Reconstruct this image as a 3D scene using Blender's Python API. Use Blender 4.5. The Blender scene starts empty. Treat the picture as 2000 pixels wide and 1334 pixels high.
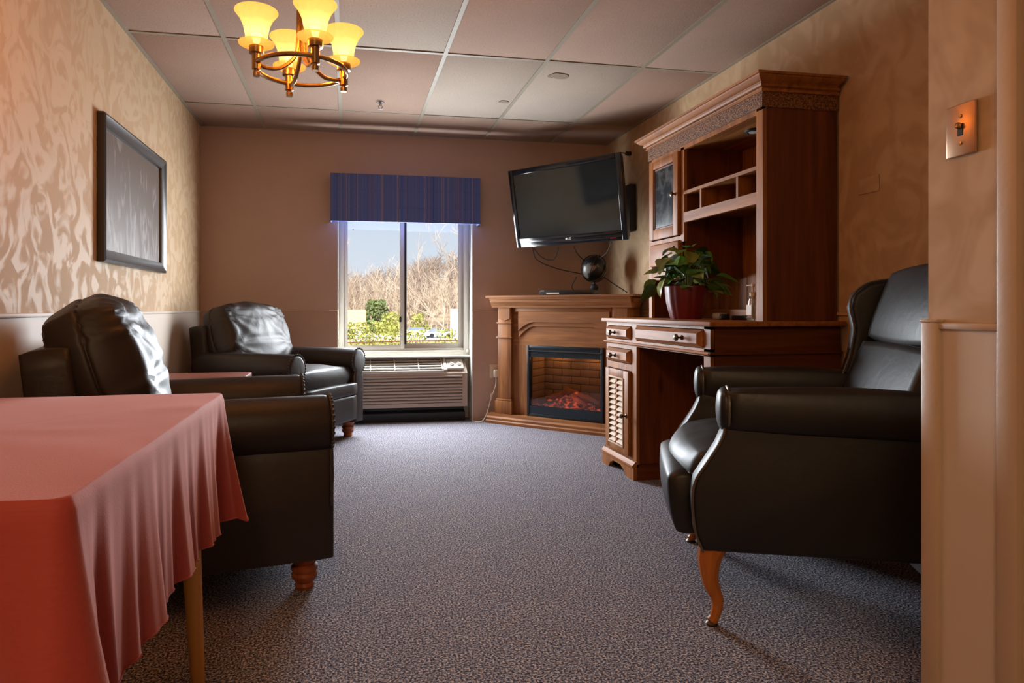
import bpy, bmesh, math, random
from mathutils import Vector, Matrix, noise

scene = bpy.context.scene
COL = scene.collection
rnd = random.Random(7)
PI = math.pi

# ------------------------------------------------------------------ camera
CAM_H, YAW, FOC, PX, PY = 0.976, 0.1825, 1278.16, 914.1, 602.23
cam_data = bpy.data.cameras.new('camera')
cam = bpy.data.objects.new('camera', cam_data)
COL.objects.link(cam)
cam.location = (0, 0, CAM_H)
cam.rotation_euler = (PI / 2, 0, -YAW)
cam_data.sensor_width = 36.0
cam_data.lens = FOC / 2000 * 36.0
cam_data.shift_x = (1000 - PX) / 2000
cam_data.shift_y = -(667 - PY) / 2000
cam_data.clip_start = 0.02
cam_data.clip_end = 600
scene.camera = cam

# ------------------------------------------------------------------ sky, sun, daylight, exposure
scene.view_settings.view_transform = 'Standard'
scene.view_settings.look = 'None'
scene.view_settings.gamma = 1.0
scene.view_settings.use_curve_mapping = False
scene.view_settings.exposure = 0.32
world = bpy.data.worlds.new('world')
scene.world = world
world.use_nodes = True
wn, wl = world.node_tree.nodes, world.node_tree.links
w_tc = wn.new('ShaderNodeTexCoord')
w_sep = wn.new('ShaderNodeSeparateXYZ')
w_ramp = wn.new('ShaderNodeValToRGB')
w_ramp.color_ramp.elements[0].position = 0.0
w_ramp.color_ramp.elements[0].color = (0.80, 0.87, 0.95, 1)
w_ramp.color_ramp.elements[1].position = 0.35
w_ramp.color_ramp.elements[1].color = (0.52, 0.68, 0.92, 1)
wl.new(w_tc.outputs['Generated'], w_sep.inputs[0])
wl.new(w_sep.outputs['Z'], w_ramp.inputs[0])
wl.new(w_ramp.outputs[0], wn['Background'].inputs['Color'])
wn['Background'].inputs['Strength'].default_value = 0.78


def light(name, kind, loc, energy, color, rot=(0, 0, 0), **kw):
    d = bpy.data.lights.new(name, kind)
    d.energy = energy
    d.color = color
    for k, v in kw.items():
        setattr(d, k, v)
    o = bpy.data.objects.new(name, d)
    COL.objects.link(o)
    o.location = loc
    o.rotation_euler = rot
    return o


# low afternoon sun behind the house: lights the wooded hill, never enters the room
light('sun', 'SUN', (0, -20, 30), 6.6, (1.0, 0.96, 0.90), (math.radians(52), 0, math.radians(-28)), angle=math.radians(0.6))
# daylight coming in through the window opening
light('window_daylight', 'AREA', (0.48, 5.665, 1.16), 95, (0.88, 0.945, 1.0), (-PI / 2 + 0.10, 0, 0),
      shape='RECTANGLE', size=0.98, size_y=1.04)

# ------------------------------------------------------------------ helpers


def prop(o, label=None, cat=None, group=None, kind=None):
    if label: o['label'] = label
    if cat: o['category'] = cat
    if group: o['group'] = group
    if kind: o['kind'] = kind
    return o


def thing(name, label, cat, loc=(0, 0, 0), rz=0.0, group=None):
    o = bpy.data.objects.new(name, None)
    o.empty_display_size = 0.1
    COL.objects.link(o)
    o.location = loc
    o.rotation_euler = (0, 0, rz)
    return prop(o, label, cat, group)


class MB:
    """collects geometry for one mesh object"""

    def __init__(self):
        self.v, self.f = [], []

    def add(self, verts, faces, M=None):
        b = len(self.v)
        for p in verts:
            p = Vector(p)
            self.v.append(tuple(M @ p if M else p))
        for fc in faces:
            self.f.append([b + i for i in fc])
        return self

    def box(self, c, s, bev=0.0, M=None, seg=2):
        x, y, z = s[0] / 2, s[1] / 2, s[2] / 2
        if bev <= 0:
            vs = [(c[0] + a * x, c[1] + b * y, c[2] + d * z) for d in (-1, 1) for b in (-1, 1) for a in (-1, 1)]
            return self.add(vs, [(0, 2, 3, 1), (4, 5, 7, 6), (0, 1, 5, 4), (1, 3, 7, 5), (3, 2, 6, 7), (2, 0, 4, 6)], M)
        bm = bmesh.new()
        bmesh.ops.create_cube(bm, size=1.0)
        bmesh.ops.scale(bm, vec=s, verts=bm.verts)
        bmesh.ops.translate(bm, vec=c, verts=bm.verts)
        bmesh.ops.bevel(bm, geom=list(bm.edges), offset=min(bev, min(s) * 0.49), segments=seg, profile=0.5, affect='EDGES')
        return self.bm(bm, M)

    def span(self, x0, x1, y0, y1, z0, z1, bev=0.0, M=None):
        return self.box(((x0 + x1) / 2, (y0 + y1) / 2, (z0 + z1) / 2), (abs(x1 - x0), abs(y1 - y0), abs(z1 - z0)), bev, M)

    def bm(self, bm, M=None):
        bm.verts.ensure_lookup_table()
        bm.verts.index_update()
        self.add([v.co.copy() for v in bm.verts], [[v.index for v in f.verts] for f in bm.faces], M)
        bm.free()
        return self

    def prism(self, pts, a0, a1, axis='y', M=None):
        """polygon extruded along an axis; pts are the two other coordinates in x,y,z order"""
        n = len(pts)

        def put(p, a):
            return (a, p[0], p[1]) if axis == 'x' else (p[0], a, p[1]) if axis == 'y' else (p[0], p[1], a)
        vs = [put(p, a0) for p in pts] + [put(p, a1) for p in pts]
        fs = [[i, (i + 1) % n, n + (i + 1) % n, n + i] for i in range(n)]
        fs += [list(range(n))[::-1], [n + i for i in range(n)]]
        return self.add(vs, fs, M)

    def lathe(self, prof, c=(0, 0, 0), seg=20, M=None, flute=None, a0=0.0, a1=2 * PI):
        full = abs(a1 - a0 - 2 * PI) < 1e-6
        n = seg if full else seg + 1
        vs, fs = [], []
        for r, z in prof:
            for i in range(n):
                a = a0 + (a1 - a0) * i / seg
                k = r * (flute(a) if flute else 1)
                vs.append((c[0] + k * math.cos(a), c[1] + k * math.sin(a), c[2] + z))
        for j in range(len(prof) - 1):
            for i in range(seg):
                i2 = (i + 1) % n
                fs.append([j * n + i, j * n + i2, (j + 1) * n + i2, (j + 1) * n + i])
        if full:
            if prof[0][0] > 1e-6: fs.append([i for i in range(n)][::-1])
            if prof[-1][0] > 1e-6: fs.append([(len(prof) - 1) * n + i for i in range(n)])
        return self.add(vs, fs, M)

    def tube(self, pts, r, seg=8, closed=False, M=None, sx=1.0):
        pts = [Vector(p) for p in pts]
        n = len(pts)
        rs = r if isinstance(r, (list, tuple)) else [r] * n
        vs, fs = [], []
        up = Vector((0, 0, 1))
        prev = None
        for i, p in enumerate(pts):
            a = pts[(i - 1) % n] if (closed or i > 0) else p
            b = pts[(i + 1) % n] if (closed or i < n - 1) else p
            t = (b - a).normalized() if (b - a).length > 1e-9 else Vector((0, 0, 1))
            if prev is None:
                ref = up if abs(t.z) < 0.9 else Vector((1, 0, 0))
                nx = t.cross(ref).normalized()
            else:
                nx = (prev - t * prev.dot(t))
                nx = nx.normalized() if nx.length > 1e-6 else t.cross(up).normalized()
            prev = nx
            ny = t.cross(nx)
            for k in range(seg):
                an = 2 * PI * k / seg
                vs.append(p + nx * (rs[i] * sx * math.cos(an)) + ny * (rs[i] * math.sin(an)))
        m = n if closed else n - 1
        for i in range(m):
            j = (i + 1) % n
            for k in range(seg):
                k2 = (k + 1) % seg
                fs.append([i * seg + k, i * seg + k2, j * seg + k2, j * seg + k])
        if not closed:
            fs.append(list(range(seg))[::-1])
            fs.append([(n - 1) * seg + k for k in range(seg)])
        return self.add(vs, fs, M)

    def pillow(self, c, s, e=(0.45, 0.45, 0.45), n=14, M=None, fn=None):
        """rounded box: a cube grid bulged towards an ellipsoid; fn(p, unit) may move points"""
        bm = bmesh.new()
        bmesh.ops.create_cube(bm, size=2.0)
        bmesh.ops.subdivide_edges(bm, edges=list(bm.edges), cuts=n - 1, use_grid_fill=True)
        for v in bm.verts:
            u = v.co.copy()
            x, y, z = u
            sp = Vector((x * math.sqrt(max(0, 1 - y * y / 2 - z * z / 2 + y * y * z * z / 3)),
                         y * math.sqrt(max(0, 1 - z * z / 2 - x * x / 2 + z * z * x * x / 3)),
                         z * math.sqrt(max(0, 1 - x * x / 2 - y * y / 2 + x * x * y * y / 3))))
            p = Vector((u[i] * (1 - e[i]) + sp[i] * e[i] for i in range(3)))
            p = Vector((c[0] + p.x * s[0] / 2, c[1] + p.y * s[1] / 2, c[2] + p.z * s[2] / 2))
            if fn: p = fn(p, u)
            v.co = p
        return self.bm(bm, M)

    def build(self, name, mat, parent=None, smooth=29, label=None, kind=None):
        me = bpy.data.meshes.new(name)
        me.from_pydata(self.v, [], self.f)
        bm = bmesh.new()
        bm.from_mesh(me)
        bmesh.ops.recalc_face_normals(bm, faces=bm.faces)
        bm.to_mesh(me)
        bm.free()
        if smooth:
            me.shade_smooth()
            if smooth < 180: me.set_sharp_from_angle(angle=math.radians(smooth))
        me.materials.append(mat)
        o = bpy.data.objects.new(name, me)
        COL.objects.link(o)
        if parent: o.parent = parent
        if label: o['label'] = label
        if kind: o['kind'] = kind
        return o


def copy_to(o, parent=None, loc=None, rz=None, name=None):
    c = o.copy()
    COL.objects.link(c)
    c.parent = parent
    if loc is not None: c.location = loc
    if rz is not None: c.rotation_euler = (0, 0, rz)
    if name: c.name = name
    return c


def curve_pts(ctrl, n=24):
    """Catmull-Rom through control points"""
    P = [Vector(p) for p in ctrl]
    P = [P[0] * 2 - P[1]] + P + [P[-1] * 2 - P[-2]]
    out = []
    segs = len(P) - 3
    per = max(2, n // segs)
    for i in range(segs):
        p0, p1, p2, p3 = P[i:i + 4]
        for k in range(per):
            t = k / per
            out.append(0.5 * ((2 * p1) + (p2 - p0) * t + (2 * p0 - 5 * p1 + 4 * p2 - p3) * t * t + (3 * p1 - p0 - 3 * p2 + p3) * t ** 3))
    out.append(P[-2])
    return out


# ------------------------------------------------------------------ materials
def new_mat(name):
    m = bpy.data.materials.new(name)
    m.use_nodes = True
    nt = m.node_tree
    return m, nt.nodes, nt.links, nt.nodes['Principled BSDF']


def rgb(c): return (c[0], c[1], c[2], 1.0)


def S(r, g, b):
    """sRGB 0-255 to linear"""
    return tuple(((x / 255) / 12.92 if x / 255 <= 0.04045 else ((x / 255 + 0.055) / 1.055) ** 2.4) for x in (r, g, b))


def plain(name, col, rough=0.5, metal=0.0, bump=0.0, bscale=200.0, vary=0.0, spec=0.5, coat=0.0):
    m, N, L, B = new_mat(name)
    B.inputs['Base Color'].default_value = rgb(col)
    B.inputs['Roughness'].default_value = rough
    B.inputs['Metallic'].default_value = metal
    B.inputs['Specular IOR Level'].default_value = spec
    B.inputs['Coat Weight'].default_value = coat
    tc = N.new('ShaderNodeTexCoord')
    if vary:
        no = N.new('ShaderNodeTexNoise')
        no.inputs['Scale'].default_value = 6.0
        no.inputs['Detail'].default_value = 5.0
        L.new(tc.outputs['Object'], no.inputs['Vector'])
        mx = N.new('ShaderNodeMix')
        mx.data_type = 'RGBA'
        mx.inputs['A'].default_value = rgb([c * (1 - vary) for c in col])
        mx.inputs['B'].default_value = rgb([min(1, c * (1 + vary)) for c in col])
        L.new(no.outputs['Fac'], mx.inputs['Factor'])
        L.new(mx.outputs['Result'], B.inputs['Base Color'])
    if bump:
        nb = N.new('ShaderNodeTexNoise')
        nb.inputs['Scale'].default_value = bscale
        nb.inputs['Detail'].default_value = 3.0
        L.new(tc.outputs['Object'], nb.inputs['Vector'])
        bp = N.new('ShaderNodeBump')
        bp.inputs['Strength'].default_value = bump
        bp.inputs['Distance'].default_value = 0.002
        L.new(nb.outputs['Fac'], bp.inputs['Height'])
        L.new(bp.outputs['Normal'], B.inputs['Normal'])
    return m


def wood(name, c1, c2, grain='z', scale=1.0, rough=0.42, knots=True, coat=0.0):
    m, N, L, B = new_mat(name)
    tc = N.new('ShaderNodeTexCoord')
    mp = N.new('ShaderNodeMapping')
    st = {'x': (1.2, 18, 18), 'y': (18, 1.2, 18), 'z': (18, 18, 1.2)}[grain]
    mp.inputs['Scale'].default_value = [v * scale for v in st]
    L.new(tc.outputs['Object'], mp.inputs['Vector'])
    no = N.new('ShaderNodeTexNoise')
    no.inputs['Scale'].default_value = 1.6
    no.inputs['Detail'].default_value = 7
    no.inputs['Roughness'].default_value = 0.62
    no.inputs['Distortion'].default_value = 0.6
    L.new(mp.outputs[0], no.inputs['Vector'])
    rp = N.new('ShaderNodeValToRGB')
    rp.color_ramp.elements[0].position = 0.30
    rp.color_ramp.elements[0].color = rgb(c1)
    rp.color_ramp.elements[1].position = 0.72
    rp.color_ramp.elements[1].color = rgb(c2)
    L.new(no.outputs['Fac'], rp.inputs[0])
    out = rp.outputs[0]
    if knots:
        mp2 = N.new('ShaderNodeMapping')
        k = {'x': (1.6, 6, 6), 'y': (6, 1.6, 6), 'z': (6, 6, 1.6)}[grain]
        mp2.inputs['Scale'].default_value = k
        L.new(tc.outputs['Object'], mp2.inputs['Vector'])
        vo = N.new('ShaderNodeTexVoronoi')
        vo.inputs['Scale'].default_value = 1.3
        L.new(mp2.outputs[0], vo.inputs['Vector'])
        kr = N.new('ShaderNodeValToRGB')
        kr.color_ramp.elements[0].position = 0.05
        kr.color_ramp.elements[0].color = (0.30, 0.24, 0.20, 1)
        kr.color_ramp.elements[1].position = 0.16
        kr.color_ramp.elements[1].color = (1, 1, 1, 1)
        L.new(vo.outputs['Distance'], kr.inputs[0])
        mx = N.new('ShaderNodeMix')
        mx.data_type = 'RGBA'
        mx.blend_type = 'MULTIPLY'
        mx.inputs['Factor'].default_value = 0.75
        L.new(out, mx.inputs['A'])
        L.new(kr.outputs[0], mx.inputs['B'])
        out = mx.outputs['Result']
    L.new(out, B.inputs['Base Color'])
    B.inputs['Roughness'].default_value = rough + 0.10
    B.inputs['Coat Weight'].default_value = coat
    B.inputs['Coat Roughness'].default_value = 0.3
    B.inputs['Specular IOR Level'].default_value = 0.3
    bp = N.new('ShaderNodeBump')
    bp.inputs['Strength'].default_value = 0.12
    bp.inputs['Distance'].default_value = 0.002
    L.new(no.outputs['Fac'], bp.inputs['Height'])
    L.new(bp.outputs['Normal'], B.inputs['Normal'])
    return m


def wallpaper(name, c1, c2, scale=7.0, r1=0.80, r2=0.62, contrast=0.06, bump=0.15):
    """two-tone scrolling damask leaf figure with a soft sheen and fine woven relief"""
    m, N, L, B = new_mat(name)
    tc = N.new('ShaderNodeTexCoord')
    mp = N.new('ShaderNodeMapping')
    mp.inputs['Scale'].default_value = (1, 1, 0.9)
    L.new(tc.outputs['Object'], mp.inputs['Vector'])
    n1 = N.new('ShaderNodeTexNoise')
    n1.inputs['Scale'].default_value = scale
    n1.inputs['Detail'].default_value = 2.2
    n1.inputs['Distortion'].default_value = 1.9
    L.new(mp.outputs[0], n1.inputs['Vector'])
    rp = N.new('ShaderNodeValToRGB')
    rp.color_ramp.elements[0].position = 0.5 - contrast
    rp.color_ramp.elements[1].position = 0.5 + contrast
    L.new(n1.outputs['Fac'], rp.inputs[0])
    mx = N.new('ShaderNodeMix')
    mx.data_type = 'RGBA'
    mx.inputs['A'].default_value = rgb(c1)
    mx.inputs['B'].default_value = rgb(c2)
    L.new(rp.outputs[0], mx.inputs['Factor'])
    L.new(mx.outputs['Result'], B.inputs['Base Color'])
    mr = N.new('ShaderNodeMapRange')
    mr.inputs['To Min'].default_value = r1
    mr.inputs['To Max'].default_value = r2
    L.new(rp.outputs[0], mr.inputs['Value'])
    L.new(mr.outputs[0], B.inputs['Roughness'])
    nb = N.new('ShaderNodeTexNoise')
    nb.inputs['Scale'].default_value = 160
    nb.inputs['Detail'].default_value = 3
    L.new(tc.outputs['Object'], nb.inputs['Vector'])
    ad = N.new('ShaderNodeMath')
    ad.operation = 'MULTIPLY_ADD'
    ad.inputs[1].default_value = 0.5
    L.new(nb.outputs['Fac'], ad.inputs[0])
    L.new(rp.outputs[0], ad.inputs[2])
    bp = N.new('ShaderNodeBump')
    bp.inputs['Strength'].default_value = bump
    bp.inputs['Distance'].default_value = 0.002
    L.new(ad.outputs[0], bp.inputs['Height'])
    L.new(bp.outputs['Normal'], B.inputs['Normal'])
    return m


def speckle(name, stops, scale, rough=0.95, bump=0.4, dist=0.004, macro=None, detail=2.0):
    """fine flecked surface (carpet, mineral ceiling board)"""
    m, N, L, B = new_mat(name)
    tc = N.new('ShaderNodeTexCoord')
    no = N.new('ShaderNodeTexNoise')
    no.inputs['Scale'].default_value = scale
    no.inputs['Detail'].default_value = detail
    no.inputs['Roughness'].default_value = 0.7
    L.new(tc.outputs['Object'], no.inputs['Vector'])
    rp = N.new('ShaderNodeValToRGB')
    els = rp.color_ramp.elements
    while len(els) < len(stops): els.new(0.5)
    for e, (p, c) in zip(els, stops):
        e.position = p
        e.color = rgb(c)
    L.new(no.outputs['Fac'], rp.inputs[0])
    out = rp.outputs[0]
    if macro:
        n2 = N.new('ShaderNodeTexNoise')
        n2.inputs['Scale'].default_value = macro[0]
        n2.inputs['Detail'].default_value = 4
        L.new(tc.outputs['Object'], n2.inputs['Vector'])
        r2 = N.new('ShaderNodeValToRGB')
        r2.color_ramp.elements[0].position = 0.35
        r2.color_ramp.elements[0].color = rgb(macro[1])
        r2.color_ramp.elements[1].position = 0.65
        r2.color_ramp.elements[1].color = rgb(macro[2])
        L.new(n2.outputs['Fac'], r2.inputs[0])
        mx = N.new('ShaderNodeMix')
        mx.data_type = 'RGBA'
        mx.blend_type = 'MULTIPLY'
        mx.inputs['Factor'].default_value = 1.0
        L.new(out, mx.inputs['A'])
        L.new(r2.outputs[0], mx.inputs['B'])
        out = mx.outputs['Result']
    L.new(out, B.inputs['Base Color'])
    B.inputs['Roughness'].default_value = rough
    B.inputs['Specular IOR Level'].default_value = 0.2
    bp = N.new('ShaderNodeBump')
    bp.inputs['Strength'].default_value = bump
    bp.inputs['Distance'].default_value = dist
    L.new(no.outputs['Fac'], bp.inputs['Height'])
    L.new(bp.outputs['Normal'], B.inputs['Normal'])
    return m


def emit(name, col, strength):
    m, N, L, B = new_mat(name)
    B.inputs['Base Color'].default_value = rgb(col)
    B.inputs['Emission Color'].default_value = rgb(col)
    B.inputs['Emission Strength'].default_value = strength
    return m


def thin_glass(name, tint=(1, 1, 1), gloss=0.08, rough=0.02):
    m, N, L, B = new_mat(name)
    N.remove(B)
    tr = N.new('ShaderNodeBsdfTransparent')
    tr.inputs[0].default_value = rgb(tint)
    gl = N.new('ShaderNodeBsdfGlossy')
    gl.inputs['Roughness'].default_value = rough
    fr = N.new('ShaderNodeFresnel')
    fr.inputs['IOR'].default_value = 1.45
    mx = N.new('ShaderNodeMixShader')
    L.new(fr.outputs[0], mx.inputs[0])
    L.new(tr.outputs[0], mx.inputs[1])
    L.new(gl.outputs[0], mx.inputs[2])
    L.new(mx.outputs[0], N['Material Output'].inputs[0])
    return m


def leather(name, col, rough=0.36, scale=1.0, bump=0.25):
    m, N, L, B = new_mat(name)
    tc = N.new('ShaderNodeTexCoord')
    n1 = N.new('ShaderNodeTexNoise')
    n1.inputs['Scale'].default_value = 5 * scale
    n1.inputs['Detail'].default_value = 4
    L.new(tc.outputs['Object'], n1.inputs['Vector'])
    mx = N.new('ShaderNodeMix')
    mx.data_type = 'RGBA'
    mx.inputs['A'].default_value = rgb([c * 0.75 for c in col])
    mx.inputs['B'].default_value = rgb([c * 1.3 for c in col])
    L.new(n1.outputs['Fac'], mx.inputs['Factor'])
    L.new(mx.outputs['Result'], B.inputs['Base Color'])
    mr = N.new('ShaderNodeMapRange')
    mr.inputs['To Min'].default_value = rough - 0.05
    mr.inputs['To Max'].default_value = rough + 0.10
    L.new(n1.outputs['Fac'], mr.inputs['Value'])
    L.new(mr.outputs[0], B.inputs['Roughness'])
    B.inputs['Specular IOR Level'].default_value = 0.5
    vo = N.new('ShaderNodeTexNoise')
    vo.inputs['Scale'].default_value = 260 * scale
    vo.inputs['Detail'].default_value = 2
    L.new(tc.outputs['Object'], vo.inputs['Vector'])
    n3 = N.new('ShaderNodeTexNoise')
    n3.inputs['Scale'].default_value = 16
    n3.inputs['Detail'].default_value = 3
    n3.inputs['Distortion'].default_value = 1.0
    L.new(tc.outputs['Object'], n3.inputs['Vector'])
    ad = N.new('ShaderNodeMath')
    ad.operation = 'MULTIPLY_ADD'
    ad.inputs[1].default_value = 0.12
    L.new(vo.outputs['Fac'], ad.inputs[0])
    L.new(n3.outputs['Fac'], ad.inputs[2])
    bp = N.new('ShaderNodeBump')
    bp.inputs['Strength'].default_value = bump
    bp.inputs['Distance'].default_value = 0.006
    L.new(ad.outputs[0], bp.inputs['Height'])
    L.new(bp.outputs['Normal'], B.inputs['Normal'])
    return m


WP1, WP2 = (0.49, 0.32, 0.175), (0.56, 0.395, 0.235)
M_wallp = wallpaper('wallpaper_damask', WP1, WP2)
M_wallr = wallpaper('wallpaper_soft', (0.445, 0.295, 0.16), (0.525, 0.365, 0.215), scale=5.0, contrast=0.11, bump=0.08)
M_wallb = plain('wall_paint', (0.50, 0.365, 0.295), 0.7, bump=0.1, bscale=120, vary=0.05)
M_wain = plain('wainscot_paint', (0.58, 0.48, 0.39), 0.55, bump=0.06, bscale=90, vary=0.04)
M_wainb = plain('wainscot_paint_rose', (0.46, 0.32, 0.25), 0.6, bump=0.06, bscale=90, vary=0.04)
M_trim = plain('trim_paint', (0.50, 0.37, 0.26), 0.4, bump=0.25, bscale=60, vary=0.06)
M_carpet = speckle('carpet_flecked', [(0.34, S(20, 22, 36)), (0.46, S(84, 86, 106)), (0.54, S(152, 150, 160)), (0.66, S(226, 214, 206))],
                   150.0, bump=0.9, dist=0.008, macro=(9.0, (0.93, 0.93, 0.96), (1.04, 1.02, 1.0)), detail=2.0)
M_tile = speckle('ceiling_board', [(0.30, (0.20, 0.15, 0.11)), (0.37, (0.37, 0.26, 0.20)), (0.6, (0.43, 0.305, 0.24))], 110.0, bump=0.5, dist=0.003,
                 macro=(1.2, (0.90, 0.88, 0.87), (1.04, 1.0, 0.98)), detail=4.0)
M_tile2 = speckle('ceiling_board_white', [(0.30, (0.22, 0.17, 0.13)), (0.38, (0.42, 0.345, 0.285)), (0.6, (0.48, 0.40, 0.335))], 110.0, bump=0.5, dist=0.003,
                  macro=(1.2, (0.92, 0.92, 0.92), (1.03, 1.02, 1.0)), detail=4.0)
M_tee = plain('ceiling_tee', (0.30, 0.255, 0.19), 0.6)
M_white = plain('window_vinyl', (0.62, 0.60, 0.54), 0.4)
M_glass = thin_glass('window_glass')
M_black = plain('black_plastic', (0.012, 0.012, 0.014), 0.35)
M_blackm = plain('black_matte', (0.015, 0.015, 0.017), 0.6)
M_brass = plain('antique_brass', (0.42, 0.27, 0.13), 0.30, metal=1.0)
M_bronze = plain('dark_bronze', (0.10, 0.075, 0.05), 0.35, metal=0.9)
M_steel = plain('steel', (0.5, 0.5, 0.5), 0.3, metal=1.0)

# ------------------------------------------------------------------ the room
XL, XR, YB, ZC = -1.162, 2.296, 5.579, 2.45
XJ, YJ = 1.343, 1.316           # the wall that juts in on the near side
YN = -3.2                       # wall behind the camera
RAIL = 0.958
ALC0, ALC1, ALCY, ALCZ = -0.080, 1.068, 5.78, 2.02    # window alcove


def struct(mb, name, mat, parent=None, **kw):
    o = mb.build(name, mat, parent, **kw)
    if parent is None: o['kind'] = 'structure'
    return o


floor = struct(MB().span(XL - 0.1, XR + 0.1, YN - 0.1, ALCY + 0.05, -0.12, 0.0), 'floor', M_carpet)
T = 0.12
wl_ = struct(MB().span(XL - T, XL, YN - T, YB + 0.3, 0, ZC + 0.2), 'wall_left', M_wallp)
struct(MB().span(XL, XL + 0.004, YN, YB, 0, RAIL - 0.012), 'wainscot', M_wain, wl_)
struct(MB().span(XL, XL + 0.012, YN, YB, RAIL - 0.016, RAIL, 0.004), 'chair_rail', M_wain, wl_)
mb = MB()
mb.span(XL - T, ALC0, YB, YB + 0.32, 0, ZC + 0.2)
mb.span(ALC1, XR + T, YB, YB + 0.32, 0, ZC + 0.2)
mb.span(ALC0, ALC1, YB, YB + 0.32, ALCZ, ZC + 0.2)
wb_ = struct(mb, 'wall_back', M_wallb)
mb = MB()
mb.span(XL, ALC0, YB - 0.003, YB, 0, RAIL - 0.006)
mb.span(ALC1, XR, YB - 0.003, YB, 0, RAIL - 0.006)
struct(mb, 'wainscot', M_wainb, wb_)
mb = MB()
mb.span(XL, ALC0, YB - 0.006, YB, RAIL - 0.008, RAIL, 0.002)
mb.span(ALC1, XR, YB - 0.006, YB, RAIL - 0.008, RAIL, 0.002)
struct(mb, 'chair_rail', M_wainb, wb_)
mb = MB()   # alcove: painted returns either side and the wall under the window
mb.span(ALC0 - 0.004, ALC0 + 0.004, YB + 0.001, ALCY, 0, ALCZ)
mb.span(ALC1 - 0.004, ALC1 + 0.004, YB - 0.004, ALCY, 0, ALCZ)
mb.span(ALC0, ALC1, ALCY - 0.02, ALCY + 0.12, 0, 0.545)
mb.span(ALC0, ALC1, ALCY - 0.02, ALCY + 0.12, 1.98, ALCZ)
mb.span(ALC0, ALC1, YB + 0.002, ALCY, ALCZ - 0.006, ALCZ)
struct(mb, 'window_reveal', M_white, wb_)
wr_ = struct(MB().span(XR, XR + T, YJ - 0.3, YB + 0.3, 0, ZC + 0.2), 'wall_right', M_wallr)
struct(MB().span(XR - 0.012, XR, YJ, YB, RAIL - 0.016, RAIL, 0.004), 'chair_rail', M_wallr, wr_)
# near wall that juts in: its end, its face with the switch, and the doorway beside it
DY0, DY1 = 0.16, 1.099           # doorway in that wall
mb = MB()
mb.span(XJ, XR + T, DY1, YJ, 0, ZC + 0.2)
mb.span(XJ, XJ + 0.14, YN, DY0, 0, ZC + 0.2)
mb.span(XJ, XJ + 0.14, DY0, DY1, 2.05, ZC + 0.2)
wj_ = struct(mb, 'wall_near', M_wallr)
struct(MB().span(XJ - 0.004, XJ, 1.13, 1.285, 0, 0.93), 'wainscot', M_wain, wj_)
struct(MB().span(XJ - 0.012, XJ, 1.13, 1.285, 0.928, 0.944, 0.004), 'chair_rail', M_trim, wj_)
struct(MB().span(XJ - 0.008, XJ, 1.138, 1.146, 0, 0.928, 0.002), 'panel_bead', M_trim, wj_)
mb = MB()
mb.box((XJ - 0.003, 1.300, 0.472), (0.026, 0.044, 0.944), 0.004)
mb.box((XJ - 0.003, 1.300, 0.947), (0.030, 0.048, 0.008), 0.003)
struct(mb, 'corner_guard', M_trim, wj_)
mb = MB()
for (y0, y1) in ((DY1 - 0.004, 1.138), (DY0 - 0.056, DY0 + 0.006)):
    mb.span(XJ - 0.018, XJ + 0.01, y0, y1, 0, 2.11, 0.004)
mb.span(XJ - 0.018, XJ + 0.01, DY0 - 0.056, 1.138, 2.05, 2.11, 0.004)
for y0 in (DY1 - 0.016, DY0):
    mb.span(XJ - 0.004, XJ + 0.144, y0, y0 + 0.016, 0, 2.05)
mb.span(XJ - 0.004, XJ + 0.144, DY0, DY1, 2.035, 2.05)
trim_1 = struct(mb, 'trim_1', M_trim)
# open doorway: a closed slab at the far side of the jamb
door_1 = struct(MB().span(XJ + 0.10, XJ + 0.14, DY0 + 0.018, DY1 - 0.018, 0.01, 2.032, 0.002), 'door_1', wood('door_oak', S(120, 66, 30), S(160, 96, 48), 'z', knots=False))
mb = MB()
mb.lathe([(0.0, 0), (0.026, 0), (0.028, 0.012), (0.012, 0.02), (0.012, 0.04), (0.028, 0.05), (0.03, 0.07), (0.0, 0.08)], seg=16,
         M=Matrix.Translation((XJ + 0.10, DY0 + 0.09, 0.95)) @ Matrix.Rotation(-PI / 2, 4, 'Y'))
mb.build('door_knob', M_brass, door_1)
mb = MB()
for hz in (0.30, 1.02, 1.82):
    mb.span(XJ + 0.004, XJ + 0.045, DY1 - 0.0185, DY1 - 0.016, hz - 0.047, hz + 0.047)
    mb.tube([(XJ + 0.000, DY1 - 0.020, hz - 0.048), (XJ + 0.000, DY1 - 0.020, hz + 0.048)], 0.006, 8)
mb.build('hinge', M_brass, trim_1)
struct(MB().span(XL - T, XR + T, YN - T, YN, 0, ZC + 0.2), 'wall_behind', M_wallr)

# suspended ceiling: deck, tee grid, one object per board
ceiling = struct(MB().span(XL - T, XR + T, YN - T, YB + 0.32, ZC + 0.03, ZC + 0.12), 'ceiling', M_tee)
TX = [-0.661 + 0.61 * k for k in range(5)]
TY = [4.974 - 1.22 * k for k in range(7)]
xs = [XL] + TX + [XR]
ys = [YB] + TY + [YN]
k = 0
for j in range(len(ys) - 1):
    for i in range(len(xs) - 1):
        x0, x1, y1, y0 = xs[i], xs[i + 1], ys[j], ys[j + 1]
        if y1 <= YJ and x0 > XJ + 0.1: continue
        z = ZC + rnd.uniform(0.0, 0.004)
        bm_ = MB().box((0, 0, 0.008), (x1 - x0 - 0.018, y1 - y0 - 0.018, 0.016), 0.003)
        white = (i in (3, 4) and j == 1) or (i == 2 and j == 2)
        if i == 2 and j == 2:
            pass
        t = bm_.build('ceiling_tile', M_tile2 if white else M_tile, ceiling)
        t.location = ((x0 + x1) / 2, (y0 + y1) / 2, z)
        t.rotation_euler = (rnd.uniform(-0.002, 0.002), rnd.uniform(-0.003, 0.003), 0)
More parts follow.
